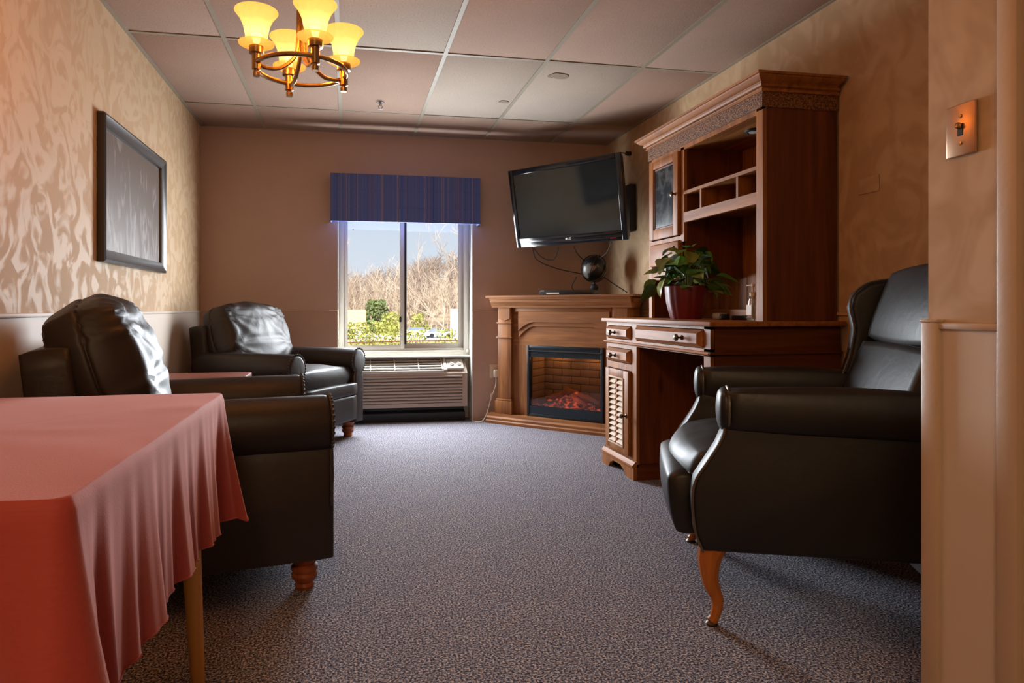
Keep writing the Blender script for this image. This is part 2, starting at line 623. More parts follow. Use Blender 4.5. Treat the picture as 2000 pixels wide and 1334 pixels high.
for x in TX:
    MB().span(x - 0.012, x + 0.012, YN, YB, ZC - 0.003, ZC + 0.002).build('main_tee', M_tee, ceiling)
for y in TY:
    for i in range(len(xs) - 1):
        if y < YJ and xs[i] > XJ: continue
        MB().span(xs[i] + 0.012, xs[i + 1] - 0.012, y - 0.012, y + 0.012, ZC - 0.002, ZC + 0.002).build('cross_tee', M_tee, ceiling)
mb = MB()
mb.span(XL, XL + 0.022, YN, YB, ZC - 0.004, ZC + 0.002)
mb.span(XR - 0.022, XR, YJ, YB, ZC - 0.004, ZC + 0.002)
mb.span(XL, XR, YB - 0.022, YB, ZC - 0.004, ZC + 0.002)
mb.build('wall_angle', M_tee, ceiling)
# dark water stains on two boards
M_stain = plain('water_stain', (0.26, 0.19, 0.14), 0.9)
for (x, y, r) in ((1.32, 3.98, 0.055), (1.10, 4.55, 0.03)):
    pts = [(x + r * (1.2 + 0.15 * math.sin(3 * a)) * math.cos(a), y + r * (1 + 0.2 * math.sin(2 * a + 1)) * math.sin(a)) for a in [2 * PI * q / 24 for q in range(24)]]
    MB().prism(pts, ZC - 0.0012, ZC - 0.0005, 'z').build('water_stain', M_stain, ceiling)

# ------------------------------------------------------------------ window in the alcove
WY = 5.735


def ring_frame(mb, x0, x1, z0, z1, w, y0, y1, bev=0.003):
    mb.span(x0, x0 + w, y0, y1, z0, z1, bev)
    mb.span(x1 - w, x1, y0, y1, z0, z1, bev)
    mb.span(x0 + w, x1 - w, y0, y1, z0, z0 + w, bev)
    mb.span(x0 + w, x1 - w, y0, y1, z1 - w, z1, bev)


mb = MB()
ring_frame(mb, -0.072, 1.062, 0.56, 1.98, 0.045, WY - 0.025, WY + 0.06)
mb.span(-0.03, 1.02, WY - 0.012, WY + 0.05, 0.600, 0.625, 0.003)
window_1 = mb.build('window_1', M_white)
window_1['kind'] = 'structure'
mb = MB()
ring_frame(mb, -0.030, 0.490, 0.622, 1.945, 0.034, WY - 0.012, WY + 0.016)
sash = mb.build('sash', M_white, window_1)
MB().span(0.000, 0.460, WY, WY + 0.004, 0.652, 1.915).build('pane', M_glass, sash)
mb = MB()
ring_frame(mb, 0.455, 1.020, 0.622, 1.945, 0.044, WY + 0.020, WY + 0.048)
sash = mb.build('sash', M_white, window_1)
MB().span(0.495, 0.980, WY + 0.032, WY + 0.036, 0.66, 1.905).build('pane', M_glass, sash)
MB().span(0.494, 0.512, WY + 0.012, WY + 0.020, 0.66, 1.90).build('screen_edge', M_blackm, window_1)
MB().box((0.455, WY - 0.018, 0.88), (0.018, 0.016, 0.05), 0.004).build('latch', M_blackm, window_1)
MB().span(ALC0 + 0.006, ALC1 - 0.006, YB + 0.075, WY - 0.012, 0.547, 0.562, 0.003).build('window_sill', M_white, window_1)
MB().lathe([(0, -0.012), (0.012, -0.010), (0.014, 0), (0.012, 0.010), (0, 0.012)], seg=12,
           M=Matrix.Translation((1.045, 5.70, 0.60)) @ Matrix.Rotation(PI / 2, 4, 'Y')).build('cord_cleat', M_white, window_1)
mb = MB()
mb.add([(0.045, WY - 0.004, 1.655), (0.056, WY - 0.004, 1.650), (0.050, WY - 0.004, 1.664), (0.050, WY - 0.009, 1.656)], [(0, 1, 3), (1, 2, 3), (2, 0, 3), (0, 2, 1)])
bug = mb.build('housefly', M_blackm)
prop(bug, 'tiny dark insect resting high on the window pane', 'insect')

# ------------------------------------------------------------------ upholstered valance
m, N, L, B = new_mat('valance_stripe')
tc = N.new('ShaderNodeTexCoord')
mp = N.new('ShaderNodeMapping')
mp.inputs['Scale'].default_value = (1, 1, 0.0)
L.new(tc.outputs['Object'], mp.inputs['Vector'])
ns = N.new('ShaderNodeTexNoise')
ns.inputs['Scale'].default_value = 85
ns.inputs['Detail'].default_value = 6
ns.inputs['Roughness'].default_value = 0.8
L.new(mp.outputs[0], ns.inputs['Vector'])
rp = N.new('ShaderNodeValToRGB')
e = rp.color_ramp.elements
e[0].position = 0.36; e[0].color = rgb(S(46, 66, 126))
e[1].position = 0.47; e[1].color = rgb(S(98, 120, 192))
for p_, c_ in ((0.55, S(70, 88, 152)), (0.59, S(150, 128, 150)), (0.62, S(206, 186, 178)), (0.66, S(92, 92, 148))):
    q = e.new(p_); q.color = rgb(c_)
L.new(ns.outputs['Fac'], rp.inputs[0])
L.new(rp.outputs[0], B.inputs['Base Color'])
B.inputs['Roughness'].default_value = 0.85
B.inputs['Specular IOR Level'].default_value = 0.15
M_val = m
val = thing('window_valance', 'blue and mauve pinstriped fabric valance box above the window', 'valance', (0.488, YB, 1.69))
VX = 0.624
mb = MB()
mb.box((0, -0.129, 0.196), (VX * 2, 0.012, 0.392), 0.004)
mb.build('front_panel', M_val, val)
for sx in (-1, 1):
    MB().box((sx * (VX - 0.006), -0.064, 0.196), (0.012, 0.118, 0.392), 0.003).build('side_panel', M_val, val)
MB().box((0, -0.030, 0.345), (VX * 2 - 0.03, 0.05, 0.02), 0.002).build('mounting_board', M_white, val)
for zz in (0.12, 0.26):
    MB().box((0, -0.1355, zz), (VX * 2 - 0.01, 0.0022, 0.004)).build('seam', M_val, val)

# ------------------------------------------------------------------ through-wall air conditioner
M_acb = plain('ac_beige', (0.46, 0.38, 0.32), 0.45)
M_acw = plain('ac_grille', (0.58, 0.54, 0.48), 0.4)
M_acd = plain('ac_dark', (0.015, 0.018, 0.022), 0.5)
ac = thing('air_conditioner', 'beige louvred air conditioner on a dark base under the window', 'air conditioner', (0.49, 5.66, 0))
AX = 0.535
mb = MB()
mb.prism([(-0.075, 0.128), (-0.075, 0.415), (-0.062, 0.428), (0.09, 0.53), (0.09, 0.128)], -AX, AX, 'x')
mb.build('cabinet', M_acb, ac)
mb = MB()
for k_ in range(9):
    z = 0.165 + k_ * 0.0268
    mb.prism([(-0.074, z), (-0.084, z + 0.004), (-0.084, z + 0.016), (-0.074, z + 0.021)], -AX + 0.03, AX - 0.045, 'x')
mb.build('front_louvers', M_acb, ac)
mb = MB()
for k_ in range(9):
    z = 0.165 + k_ * 0.0268
    mb.span(-AX + 0.03, AX - 0.045, -0.0765, -0.074, z - 0.004, z + 0.0005)
mb.build('louver_gaps', M_acd, ac)
MB().span(-AX + 0.005, 0.33, -0.082, -0.07, 0.418, 0.444, 0.003).build('grille_lip', M_acw, ac)
# sloping discharge grille
Mg = Matrix.Translation((0, -0.062, 0.436)) @ Matrix.Rotation(math.atan2(0.102, 0.152), 4, 'X')
MB().box((-0.10, 0.088, 0.001), (0.85, 0.165, 0.006), M=Mg).build('grille_well', M_acd, ac)
mb = MB()
for k_ in range(5):
    mb.box((-0.10, 0.02 + k_ * 0.034, 0.012), (0.85, 0.007, 0.014), M=Mg)
for k_ in range(5):
    mb.box((-0.50 + k_ * 0.205, 0.088, 0.012), (0.008, 0.165, 0.012), M=Mg)
mb.box((-0.10, 0.178, 0.014), (0.87, 0.02, 0.018), M=Mg)
mb.box((0.345, 0.088, 0.012), (0.03, 0.19, 0.022), 0.004, M=Mg)
mb.build('discharge_grille', M_acw, ac)
panel = MB().box((0.435, 0.075, 0.010), (0.145, 0.13, 0.022), 0.006, M=Mg).build('control_panel', M_acw, ac)
for x in (0.405, 0.470):
    mb = MB().lathe([(0.018, 0), (0.017, 0.012), (0, 0.013)], (x, 0.06, 0.020), 14, M=Mg)
    mb.box((x, 0.06, 0.036), (0.007, 0.034, 0.012), 0.002, M=Mg @ Matrix.Translation((x, 0.06, 0)) @ Matrix.Rotation(0.7, 4, 'Z') @ Matrix.Translation((-x, -0.06, 0)))
    mb.build('control_dial', M_acw, panel)
mb = MB()
mb.prism([(-0.035, 0.0), (-0.045, 0.05), (-0.045, 0.075), (0.02, 0.092), (0.02, 0.128), (0.10, 0.128), (0.10, 0.0)], -AX + 0.01, AX - 0.015, 'x')
for k_ in range(4):
    mb.span(-AX + 0.01, AX - 0.015, -0.050, -0.04, 0.008 + k_ * 0.012, 0.014 + k_ * 0.012)
mb.build('base_stand', M_acd, ac)

# ------------------------------------------------------------------ outdoors
M_ground = speckle('rough_grass', [(0.35, S(150, 130, 84)), (0.5, S(200, 178, 120)), (0.65, S(160, 168, 88))], 0.9, bump=0.0, detail=6.0)
M_litter = speckle('leaf_litter', [(0.35, S(150, 126, 102)), (0.6, S(198, 174, 144))], 0.5, bump=0.0, detail=6.0)
M_bark = plain('pale_bark', S(206, 188, 166), 0.9, vary=0.2)  # pale whitish bark of the hillside trees
M_bark2 = plain('grey_bark', S(186, 166, 146), 0.9, vary=0.2)
M_leafy = plain('spring_green', S(168, 170, 84), 0.8, vary=0.35)
M_leafd = plain('cedar_green', S(112, 128, 74), 0.8, vary=0.3)
M_lot = plain('pale_gravel', S(232, 222, 210), 0.9)
GZ = -1.6


def gz(x, y):
    h = GZ
    if y > 62:
        k = min(1.0, (y - 62) / 60.0)
        ax = max(-1.2, min(1.2, (x - 0.085 * y) / (0.17 * y + 1)))          # across the window view
        h += (k * k * (3 - 2 * k)) * (5.0 + 2.2 * math.sin(ax * 2.4 + 0.5) + 2.4 * max(0.0, ax))
    return h + 0.25 * noise.noise(Vector((x * 0.08, y * 0.08, 0)))


vs, fs = [], []
NX, NY = 36, 40
for j in range(NY):
    y = 7.0 + (j / (NY - 1)) ** 1.6 * 150
    for i in range(NX):
        x = -40 + 90 * i / (NX - 1)
        vs.append((x, y, gz(x, y)))
for j in range(NY - 1):
    for i in range(NX - 1):
        fs.append([j * NX + i, j * NX + i + 1, (j + 1) * NX + i + 1, (j + 1) * NX + i])
g = MB().add(vs, fs).build('ground', M_litter, smooth=180)
g['kind'] = 'structure'
g = MB().add([(-30, 7, GZ + 0.35), (40, 7, GZ + 0.35), (40, 44, GZ + 0.32), (-30, 44, GZ + 0.32)], [(0, 1, 2, 3)]).build('lawn', M_ground)
g['kind'] = 'structure'
g = MB().add([(-4.0, 44, GZ + 0.33), (30, 44, GZ + 0.33), (30, 60, GZ + 0.33), (-4, 60, GZ + 0.33)], [(0, 1, 2, 3)]).build('pavement', M_lot)
g['kind'] = 'structure'


def branch(mb, rg, p, d, ln, r, depth, seg=4):
    n = 3
    pts, rs = [p], [r]
    for i in range(n):
        d = (d + Vector((rg.gauss(0, 0.13), rg.gauss(0, 0.13), rg.gauss(0.05, 0.08)))).normalized()
        p = p + d * (ln / n)
        pts.append(p)
        rs.append(r * (1 - 0.5 * (i + 1) / n))
    mb.tube(pts, rs, seg)
    if depth <= 0: return
    for k in range(rg.choice((2, 3, 3)) + (1 if depth > 2 else 0)):
        q = pts[rg.randint(1, n)]
        a = rg.uniform(0, 2 * PI)
        t = rg.uniform(0.45, 1.0)
        nd = (d + Vector((math.cos(a) * t, math.sin(a) * t, rg.uniform(-0.05, 0.45)))).normalized()
        branch(mb, rg, q, nd, ln * rg.uniform(0.5, 0.75), max(rs[-1] * rg.uniform(0.6, 0.9), 0.018), depth - 1, 3)


tree_kinds = []
for s_ in range(5):
    rg = random.Random(40 + s_)
    mb = MB()
    branch(mb, rg, Vector((0, 0, -0.4)), Vector((rg.uniform(-.1, .1), 0, 1)), 4.0, 0.13, 4)
    o = mb.build('bare_tree', M_bark if s_ % 2 == 0 else M_bark2, smooth=0)
    tree_kinds.append(o)
placed = 0
rg = random.Random(5)
for t_ in range(30):
    y = 64 + 2.6 * (t_ % 3)
    u = 668 + 8.0 * t_ + rg.uniform(-2, 2)
    x = math.tan(math.atan((u - PX) / FOC) + YAW) * y
    o = tree_kinds[t_] if t_ < 5 else copy_to(tree_kinds[t_ % 5])
    o.location = (x, y, gz(x, y))
    sc = rg.uniform(0.58, 0.86)
    o.scale = (sc * 0.9, sc * 0.9, sc)
    o.rotation_euler = (0, 0, rg.uniform(0, 6.28))
    prop(o, 'leafless pale tree on the wooded hillside outside the window', 'tree', 'bare trees on the hillside')
# the uncountable thicket behind them
mb = MB()
for t_ in range(900):
    y = rg.uniform(76, 138)
    u = rg.uniform(430, 1080)
    x = math.tan(math.atan((u - PX) / FOC) + YAW) * y
    z = gz(x, y)
    hgt = rg.uniform(2.6, 5.0)
    top = Vector((x + rg.uniform(-.6, .6), y, z + hgt))
    mb.tube([(x, y, z - 0.3), top], [0.085, 0.02], 3)
    for b_ in range(13):
        k_ = rg.uniform(0.25, 0.95)
        st = Vector((x, y, z)).lerp(top, k_)
        a = rg.uniform(0, 2 * PI)
        l_ = rg.uniform(0.6, 1.7)
        mb.tube([st, st + Vector((math.cos(a) * l_, math.sin(a) * l_, rg.uniform(0.3, 1.3)))], [0.04, 0.012], 3)
th = mb.build('thicket', plain('grey_brown_bark', S(150, 132, 118), 0.9, vary=0.25), smooth=0)  # darker grey-brown bark, for contrast with the paler trees in front
prop(th, 'dense leafless thicket covering the hill outside the window', 'woodland', kind='stuff')
# a larger leaning tree at the right of the view
mb = MB()
branch(mb, random.Random(3), Vector((0, 0, -0.3)), Vector((-0.75, 0, 0.62)), 4.2, 0.10, 3)
branch(mb, random.Random(9), Vector((0, 0, -0.3)), Vector((0.02, 0, 1)), 5.0, 0.10, 4)
o = mb.build('leaning_tree', M_bark2, smooth=0)
yy = 52
o.location = (math.tan(math.atan((897 - PX) / FOC) + YAW) * yy, yy, GZ + 0.3)
prop(o, 'tall bare tree with a long leaning limb beside the white house outdoors', 'tree')


def leaf_clump(name, mat, label, cat, u, y, w, hgt, n, seed, z0=None, leaf=0.12):
    rg = random.Random(seed)
    x = math.tan(math.atan((u - PX) / FOC) + YAW) * y
    mb = MB()
    for _ in range(n):
        a, b_, r_ = rg.uniform(0, 2 * PI), rg.uniform(0, 1), math.sqrt(rg.random())
        p = Vector((math.cos(a) * r_ * w / 2 * (1 - 0.5 * b_), math.sin(a) * r_ * w / 3, b_ * hgt))
        d = Vector((rg.uniform(-1, 1), rg.uniform(-1, 1), rg.uniform(-1, 1))).normalized() * leaf
        e_ = Vector((rg.uniform(-1, 1), rg.uniform(-1, 1), rg.uniform(-1, 1))).cross(d).normalized() * leaf * 0.5
        mb.add([p - d, p + e_, p + d, p - e_], [(0, 1, 2, 3)])
    o = mb.build('foliage', mat, smooth=0)
    t = thing(name, label, cat, (x, y, GZ + 0.33 if z0 is None else z0))
    o.parent = t
    MB().tube([(0, 0, -0.1), (0, 0, hgt * 0.7)], [0.05, 0.02], 5).build('trunk', M_bark2, t)
    return t


leaf_clump('evergreen_tree', M_leafd, 'dark green cedar beyond the tan roofed shed outside', 'tree', 735, 60, 3.4, 3.0, 700, 1, leaf=0.22)
leaf_clump('leafing_shrub', M_leafy, 'yellow green shrub right of the cedar outside the window', 'shrub', 765, 56, 2.6, 1.9, 300, 2, leaf=0.16)
leaf_clump('leafing_shrub', M_leafy, 'small green bush in front of the bare woods seen through the right pane', 'shrub', 818, 62, 2.4, 1.8, 240, 3, leaf=0.16)
for q_, (u, y) in enumerate(((684, 24), (704, 23), (728, 24), (752, 23), (772, 25), (812, 24), (872, 25))):
    leaf_clump('flowering_shrub', M_leafy, ('leftmost', 'second', 'third', 'fourth', 'fifth', 'sixth', 'seventh')[q_] + ' from the left' * (q_ > 0) + ' of the low yellow green shrubs behind the barbed wire outside', 'shrub', u, y, 1.5, 1.75 if u < 780 else 1.45, 520, 20 + q_, leaf=0.06)['group'] = 'low shrubs behind the wire'


def wx(u, y): return math.tan(math.atan((u - PX) / FOC) + YAW) * y


M_roof = plain('tan_shingle', S(214, 180, 140), 0.9, vary=0.08)
M_siding = plain('white_siding', S(236, 234, 228), 0.7)
shed = thing('shed', 'small shed with a pale tan roof seen low in the left pane', 'building', (wx(688, 50), 50, GZ + 0.33))
MB().span(-2.0, 0.85, -1.2, 1.2, 0, 0.9).build('wall', M_siding, shed)
MB().prism([(-1.5, 0.85), (0, 2.15), (1.5, 0.85)], -2.2, 1.0, 'x').build('roof', M_roof, shed)
MB().span(-0.4, 0.2, -1.215, -1.2, 0, 0.7).build('doorway', M_blackm, shed)
house = thing('house', 'white clapboard house end at the edge of the right pane', 'building', (wx(893, 48), 48, GZ + 0.33))
MB().span(-0.3, 4.0, -1.5, 1.5, 0, 2.2).build('wall', M_siding, house)
for k_ in range(9):
    MB().prism([(-1.5, k_ * 0.235), (-1.54, k_ * 0.235), (-1.5, k_ * 0.235 + 0.235)], -0.3, 4.0, 'x').build('clapboard', M_siding, house)
MB().prism([(-1.7, 2.15), (0, 3.0), (1.7, 2.15)], 0.2, 4.2, 'x').build('roof', M_bark2, house)


def car(u, y, col, label):
    t = thing('car', label, 'car', (wx(u, y), y, GZ + 0.33), 0.2, 'parked cars')
    t.scale = (0.62, 0.62, 0.62)
    MB().box((0, 0, 0.45), (3.6, 1.5, 0.5), 0.12).build('body', plain('car_paint', col, 0.3), t)
    MB().prism([(-1.2, 0.65), (-0.7, 1.1), (0.8, 1.1), (1.3, 0.65)], -0.62, 0.62, 'y').build('cabin', plain('car_glass', (0.25, 0.3, 0.35), 0.1), t)
    for sx in (-1.1, 1.1):
        for sy in (-0.7, 0.7):
            MB().lathe([(0.28, -0.09), (0.28, 0.09)], seg=12, M=Matrix.Translation((sx, sy, 0.28)) @ Matrix.Rotation(PI / 2, 4, 'X')).build('wheel', M_blackm, t)


car(856, 50, S(200, 220, 240), 'pale blue car parked outside, farther toward the white house')
car(812, 54, S(235, 235, 240), 'white car parked outside near the middle of the right pane')
# barbed wire
fence = thing('barbed_wire_fence', 'rusty barbed wire strung low across the view outdoors', 'fence', (0.4, 10.5, 0))
pts = [(x, 0, 0.44 - 0.015 * math.sin((x + 3) * 1.1)) for x in [-3 + 0.25 * i for i in range(36)]]
mb = MB().tube(pts, 0.009, 5)
for i in range(60):
    x = -3 + i * 0.15
    z = 0.44 - 0.015 * math.sin((x + 3) * 1.1)
    mb.tube([(x - 0.01, 0, z - 0.018), (x + 0.01, 0, z + 0.018)], 0.004, 3)
    mb.tube([(x + 0.01, 0, z - 0.018), (x - 0.01, 0, z + 0.018)], 0.004, 3)
mb.build('wire', plain('rust', S(130, 80, 60), 0.8), fence)
for x in (-2.9, 5.6):
    MB().tube([(x, 0, GZ - 0.5), (x, 0, 0.55)], 0.03, 8).build('fence_post', plain('post_wood', S(120, 96, 76), 0.9), fence)

# ------------------------------------------------------------------ corner fireplace
M_oak = wood('honey_oak', S(104, 62, 30), S(160, 104, 58), 'z', 1.0, 0.4, knots=False)
M_oakx = wood('honey_oak_across', S(104, 62, 30), S(160, 104, 58), 'x', 1.0, 0.4, knots=False)
fp = thing('electric_fireplace', 'honey oak mantel surround with glowing electric fire in the corner', 'fireplace', (1.2134, 5.5204, 0), -PI / 4)
mb = MB()                                                     # mantel shelf: stepped moulding, cut to the corner
def shelf(mb, x0, x1, y, z0, z1):
    mb.prism([(x0, y), (x1, y), (x1, min(0.20, 1.51 - x1)), (0.724, 0.76), (x0, x0 + 0.055)], z0, z1, 'z')
shelf(mb, 0.0, 1.302, -0.075, 1.066, 1.083)
mb.build('mantel_top', M_oakx, fp)
mb = MB()
prof = [(-0.064, 1.066), (-0.064, 1.052), (-0.052, 1.046), (-0.050, 1.026), (-0.036, 1.008), (-0.024, 0.996), (-0.020, 0.982), (0.03, 0.982), (0.03, 1.066)]
mb.prism(prof, 0.03, 1.275, 'x')
mb.prism([(1.275, 1.066), (1.292, 1.052), (1.280, 1.026), (1.264, 0.996), (1.262, 0.982), (1.20, 0.982), (1.20, 1.066)], -0.02, 0.19, 'y')
mb.build('crown_moulding', M_oakx, fp)
for x0, x1 in ((0.080, 0.212), (1.112, 1.246)):
    p_ = MB().span(x0, x1, -0.004, 0.12, 0.205, 0.985, 0.003).build('pilaster', M_oak, fp)
    mb = MB()
    mb.span(x0 - 0.008, x1 + 0.008, -0.014, 0.1, 0.845, 0.860, 0.004)
    mb.build('capital_moulding', M_oak, p_)
    MB().span(x0 - 0.010, x1 + 0.010, -0.016, 0.1, 0.722, 0.736, 0.004).build('necking', M_oak, p_)
    mb = MB()
    mb.prism([(x0 + 0.012, 0.975), (x1 - 0.012, 0.975), (x1 - 0.012, 0.89), ((x0 + x1) / 2, 0.868), (x0 + 0.012, 0.89)], -0.010, 0.02, 'y')
    mb.build('capital', M_oak, p_)
    mb = MB()
    mb.span(x0 - 0.020, x1 + 0.014, -0.022, 0.1, 0.082, 0.190, 0.003)
    mb.span(x0 - 0.012, x1 + 0.008, -0.016, 0.1, 0.190, 0.206, 0.004)
    mb.build('plinth', M_oak, p_)
MB().span(0.212, 1.112, 0.03, 0.055, 0.668, 0.985).build('header_board', M_oakx, fp)
for x0, x1 in ((0.212, 0.357), (1.036, 1.112)):
    MB().span(x0, x1, 0.03, 0.055, 0.08, 0.668).build('side_board', M_oak, fp)


def arch(x0, x1, zt, zb, za, inset, y0, y1):
    pts = [(x0, zt), (x1, zt), (x1, zb)]
    n = 18
    for i in range(1, n):
        t = i / n
        k = min(1.0, math.sin(PI * t) * 1.9)
        k = 1 - (1 - k) ** 1.6
        pts.append((x1 + (x0 - x1) * t, zb + (za - zb) * k))
    pts.append((x0, zb))
    return MB().prism(pts, y0, y1, 'y')


arch(0.275, 1.085, 0.948, 0.735, 0.828, 0, 0.018, 0.031).build('arch_panel', M_oakx, fp)
arch(0.275, 1.085, 0.948, 0.790, 0.862, 0, 0.006, 0.019).build('arch_moulding', M_oakx, fp)
MB().span(0.235, 1.10, 0.014, 0.031, 0.948, 0.985, 0.003).build('frieze', M_oakx, fp)
mb = MB()
mb.prism([(-0.075, 0.0), (-0.075, 0.022), (-0.066, 0.030), (-0.066, 0.048), (-0.050, 0.060), (-0.046, 0.080), (0.03, 0.082), (0.06, 0.08), (0.06, 0.0)], 0.0, 1.302, 'x')
mb.build('base_moulding', M_oakx, fp)
mb = MB()
mb.span(0.085, 0.21, 0.1, 0.145, 0.0, 0.98)
mb.span(1.112, 1.246, 0.1, 0.24, 0.0, 0.98)
mb.prism([(0.30, 0.325), (1.13, 0.325), (0.72, 0.70)], 0, 0.98, 'z')
mb.build('carcass', M_oak, fp)
# insert
M_ins = plain('insert_black', S(16, 30, 38), 0.35)
ins = MB()
ring_frame(ins, 0.357, 1.036, 0.080, 0.668, 0.024, 0.006, 0.05)
ins.span(0.381, 1.012, 0.012, 0.05, 0.575, 0.645)
ins.span(0.381, 1.012, 0.012, 0.05, 0.104, 0.168)
ins = ins.build('insert_frame', M_ins, fp)
mb = MB()
mb.span(0.370, 1.024, -0.002, 0.010, 0.622, 0.628)
mb.build('vent_slot', M_blackm, ins)
MB().span(0.381, 1.012, 0.020, 0.023, 0.168, 0.575).build('glass_front', thin_glass('fire_glass', (0.9, 0.9, 0.9)), fp)
fb = MB()
fb.span(0.375, 1.018, 0.28, 0.295, 0.10, 0.66)
fb.span(0.370, 0.381, 0.05, 0.295, 0.10, 0.66)
fb.span(1.012, 1.022, 0.05, 0.295, 0.10, 0.66)
fb.span(0.375, 1.018, 0.05, 0.295, 0.10, 0.150)
fb.span(0.375, 1.018, 0.05, 0.295, 0.645, 0.66)
fb = fb.build('firebox', plain('firebox_grey', S(70, 56, 46), 0.9), fp)
M_fbrick = plain('fire_brick', S(148, 116, 88), 0.9, bump=0.4, bscale=60, vary=0.15)
brick_me = None
for r_ in range(7):
    for c_ in range(-1, 4):
        bw, bh = 0.170, 0.062
        x0 = 0.381 + (c_ + (0.5 if r_ % 2 else 0.0)) * bw
        x1 = x0 + bw
        x0, x1 = max(x0, 0.382), min(x1, 1.011)
        if x1 - x0 < 0.02: continue
        z = 0.155 + r_ * bh
        MB().span(x0 + 0.002, x1 - 0.002, 0.270, 0.282, z + 0.002, z + bh - 0.002, 0.003).build('brick', M_fbrick, fb)
for side, xx in ((0, 0.3825), (1, 1.0105)):
    for r_ in range(7):
        z = 0.155 + r_ * 0.062
        for (y0, y1) in ((0.055, 0.16), (0.162, 0.268)):
            MB().span(xx - 0.004, xx + 0.004, y0, y1, z + 0.002, z + 0.060, 0.002).build('brick', M_fbrick, fb)
# logs and embers
M_log = plain('charred_log', S(150, 92, 56), 0.9, bump=0.8, bscale=40, vary=0.5)
m, N, L, B = new_mat('glowing_ember')
tc = N.new('ShaderNodeTexCoord')
no = N.new('ShaderNodeTexNoise'); no.inputs['Scale'].default_value = 30; no.inputs['Detail'].default_value = 4
L.new(tc.outputs['Object'], no.inputs['Vector'])
rp = N.new('ShaderNodeValToRGB')
rp.color_ramp.elements[0].position = 0.48; rp.color_ramp.elements[0].color = (0, 0, 0, 1)
rp.color_ramp.elements[1].position = 0.70; rp.color_ramp.elements[1].color = (1, 0.12, 0.03, 1)
L.new(no.outputs['Fac'], rp.inputs[0])
L.new(rp.outputs[0], B.inputs['Emission Color'])
B.inputs['Emission Strength'].default_value = 0.7
B.inputs['Base Color'].default_value = (0.10, 0.06, 0.05, 1)
B.inputs['Roughness'].default_value = 0.9
M_ember = m
logs = [((0.45, 0.16, 0.205), (0.66, 0.20, 0.290), 0.026), ((0.62, 0.20, 0.300), (0.955, 0.15, 0.205), 0.030), ((0.50, 0.12, 0.190), (0.90, 0.13, 0.195), 0.028),
        ((0.58, 0.10, 0.200), (0.74, 0.17, 0.275), 0.022), ((0.70, 0.15, 0.255), (0.86, 0.09, 0.190), 0.024)]
for a_, b_, r_ in logs:
    a_, b_ = Vector(a_), Vector(b_)
    n_ = 8
    pts = [a_.lerp(b_, i / n_) + Vector((0, 0, 0.008 * math.sin(i * 2.1 + r_ * 300))) for i in range(n_ + 1)]
    MB().tube(pts, [r_ * (0.9 + 0.15 * math.sin(i * 1.7)) for i in range(n_ + 1)], 9).build('log', M_log if r_ > 0.0235 and r_ != 0.028 else M_ember, fp)
mb = MB()
rg = random.Random(2)
for i in range(220):
    x, y = rg.uniform(0.39, 1.0), rg.uniform(0.06, 0.20)
    s_ = rg.uniform(0.006, 0.014)
    mb.box((x, y, 0.152 + s_ * 0.6), (s_ * 2, s_ * 1.6, s_ * 1.5), M=None)
o = mb.build('embers', M_ember, fp, smooth=0)
o['kind'] = 'stuff'
for x in (0.53, 0.86):
    lb = light('fire_glow_lamp', 'POINT', (0, 0, 0), 0.55, (1.0, 0.50, 0.20), shadow_soft_size=0.02)
    lb.parent = fp
    lb.location = (x, 0.20, 0.615)
lb = light('ember_lamp', 'POINT', (0, 0, 0), 0.10, (1.0, 0.20, 0.08), shadow_soft_size=0.03)
lb.parent = fp
lb.location = (0.74, 0.07, 0.24)

# ------------------------------------------------------------------ television
m, N, L, B = new_mat('tv_screen')
B.inputs['Base Color'].default_value = (0.006, 0.010, 0.012, 1)
B.inputs['Roughness'].default_value = 0.09
B.inputs['Specular IOR Level'].default_value = 0.6
M_screen = m
M_gloss = plain('piano_black', (0.008, 0.009, 0.012), 0.12)
TVW, TVH = 1.032, 0.647
tv = thing('television', 'large black flat screen television tilted down above the fireplace', 'television', (1.692, 4.960, 1.806), -0.894)
tv.rotation_euler = (0.197, 0, -0.894)
mb = MB()
ring_frame(mb, -TVW / 2, TVW / 2, -TVH / 2, TVH / 2, 0.045, 0.0, 0.03, 0.006)
mb.span(-TVW / 2 + 0.04, TVW / 2 - 0.04, 0.0, 0.03, -TVH / 2 + 0.04, -TVH / 2 + 0.075, 0.002)
bez = mb.build('bezel', M_gloss, tv)
MB().span(-TVW / 2 + 0.03, TVW / 2 - 0.03, 0.006, 0.012, -TVH / 2 + 0.06, TVH / 2 - 0.03).build('screen', M_screen, tv)
MB().box((0, 0.052, 0), (TVW - 0.02, 0.055, TVH - 0.02), 0.02).build('back_housing', M_black, tv)
M_logo = plain('logo_silver', (0.6, 0.6, 0.6), 0.3)
mb = MB().lathe([(0, 0), (0.009, 0), (0.009, 0.001), (0, 0.001)], seg=20, M=Matrix.Translation((-0.016, -0.0005, -TVH / 2 + 0.045)) @ Matrix.Rotation(PI / 2, 4, 'X'))
mb.build('logo_disc', M_logo, bez)
fc = bpy.data.curves.new('logo_text', 'FONT')
fc.body = 'LG'
fc.size = 0.026
fc.extrude = 0.0005
fc.align_x, fc.align_y = 'LEFT', 'CENTER'
fc.materials.append(M_logo)
_tmp = bpy.data.objects.new('logo_letters', fc)
COL.objects.link(_tmp)
bpy.context.view_layer.update()
_me = bpy.data.meshes.new_from_object(_tmp.evaluated_get(bpy.context.evaluated_depsgraph_get()))
bpy.data.objects.remove(_tmp)
fo = bpy.data.objects.new('logo_letters', _me)
COL.objects.link(fo)
fo.parent = bez
fo.location = (-0.002, -0.001, -TVH / 2 + 0.045)
fo.rotation_euler = (PI / 2, 0, 0)
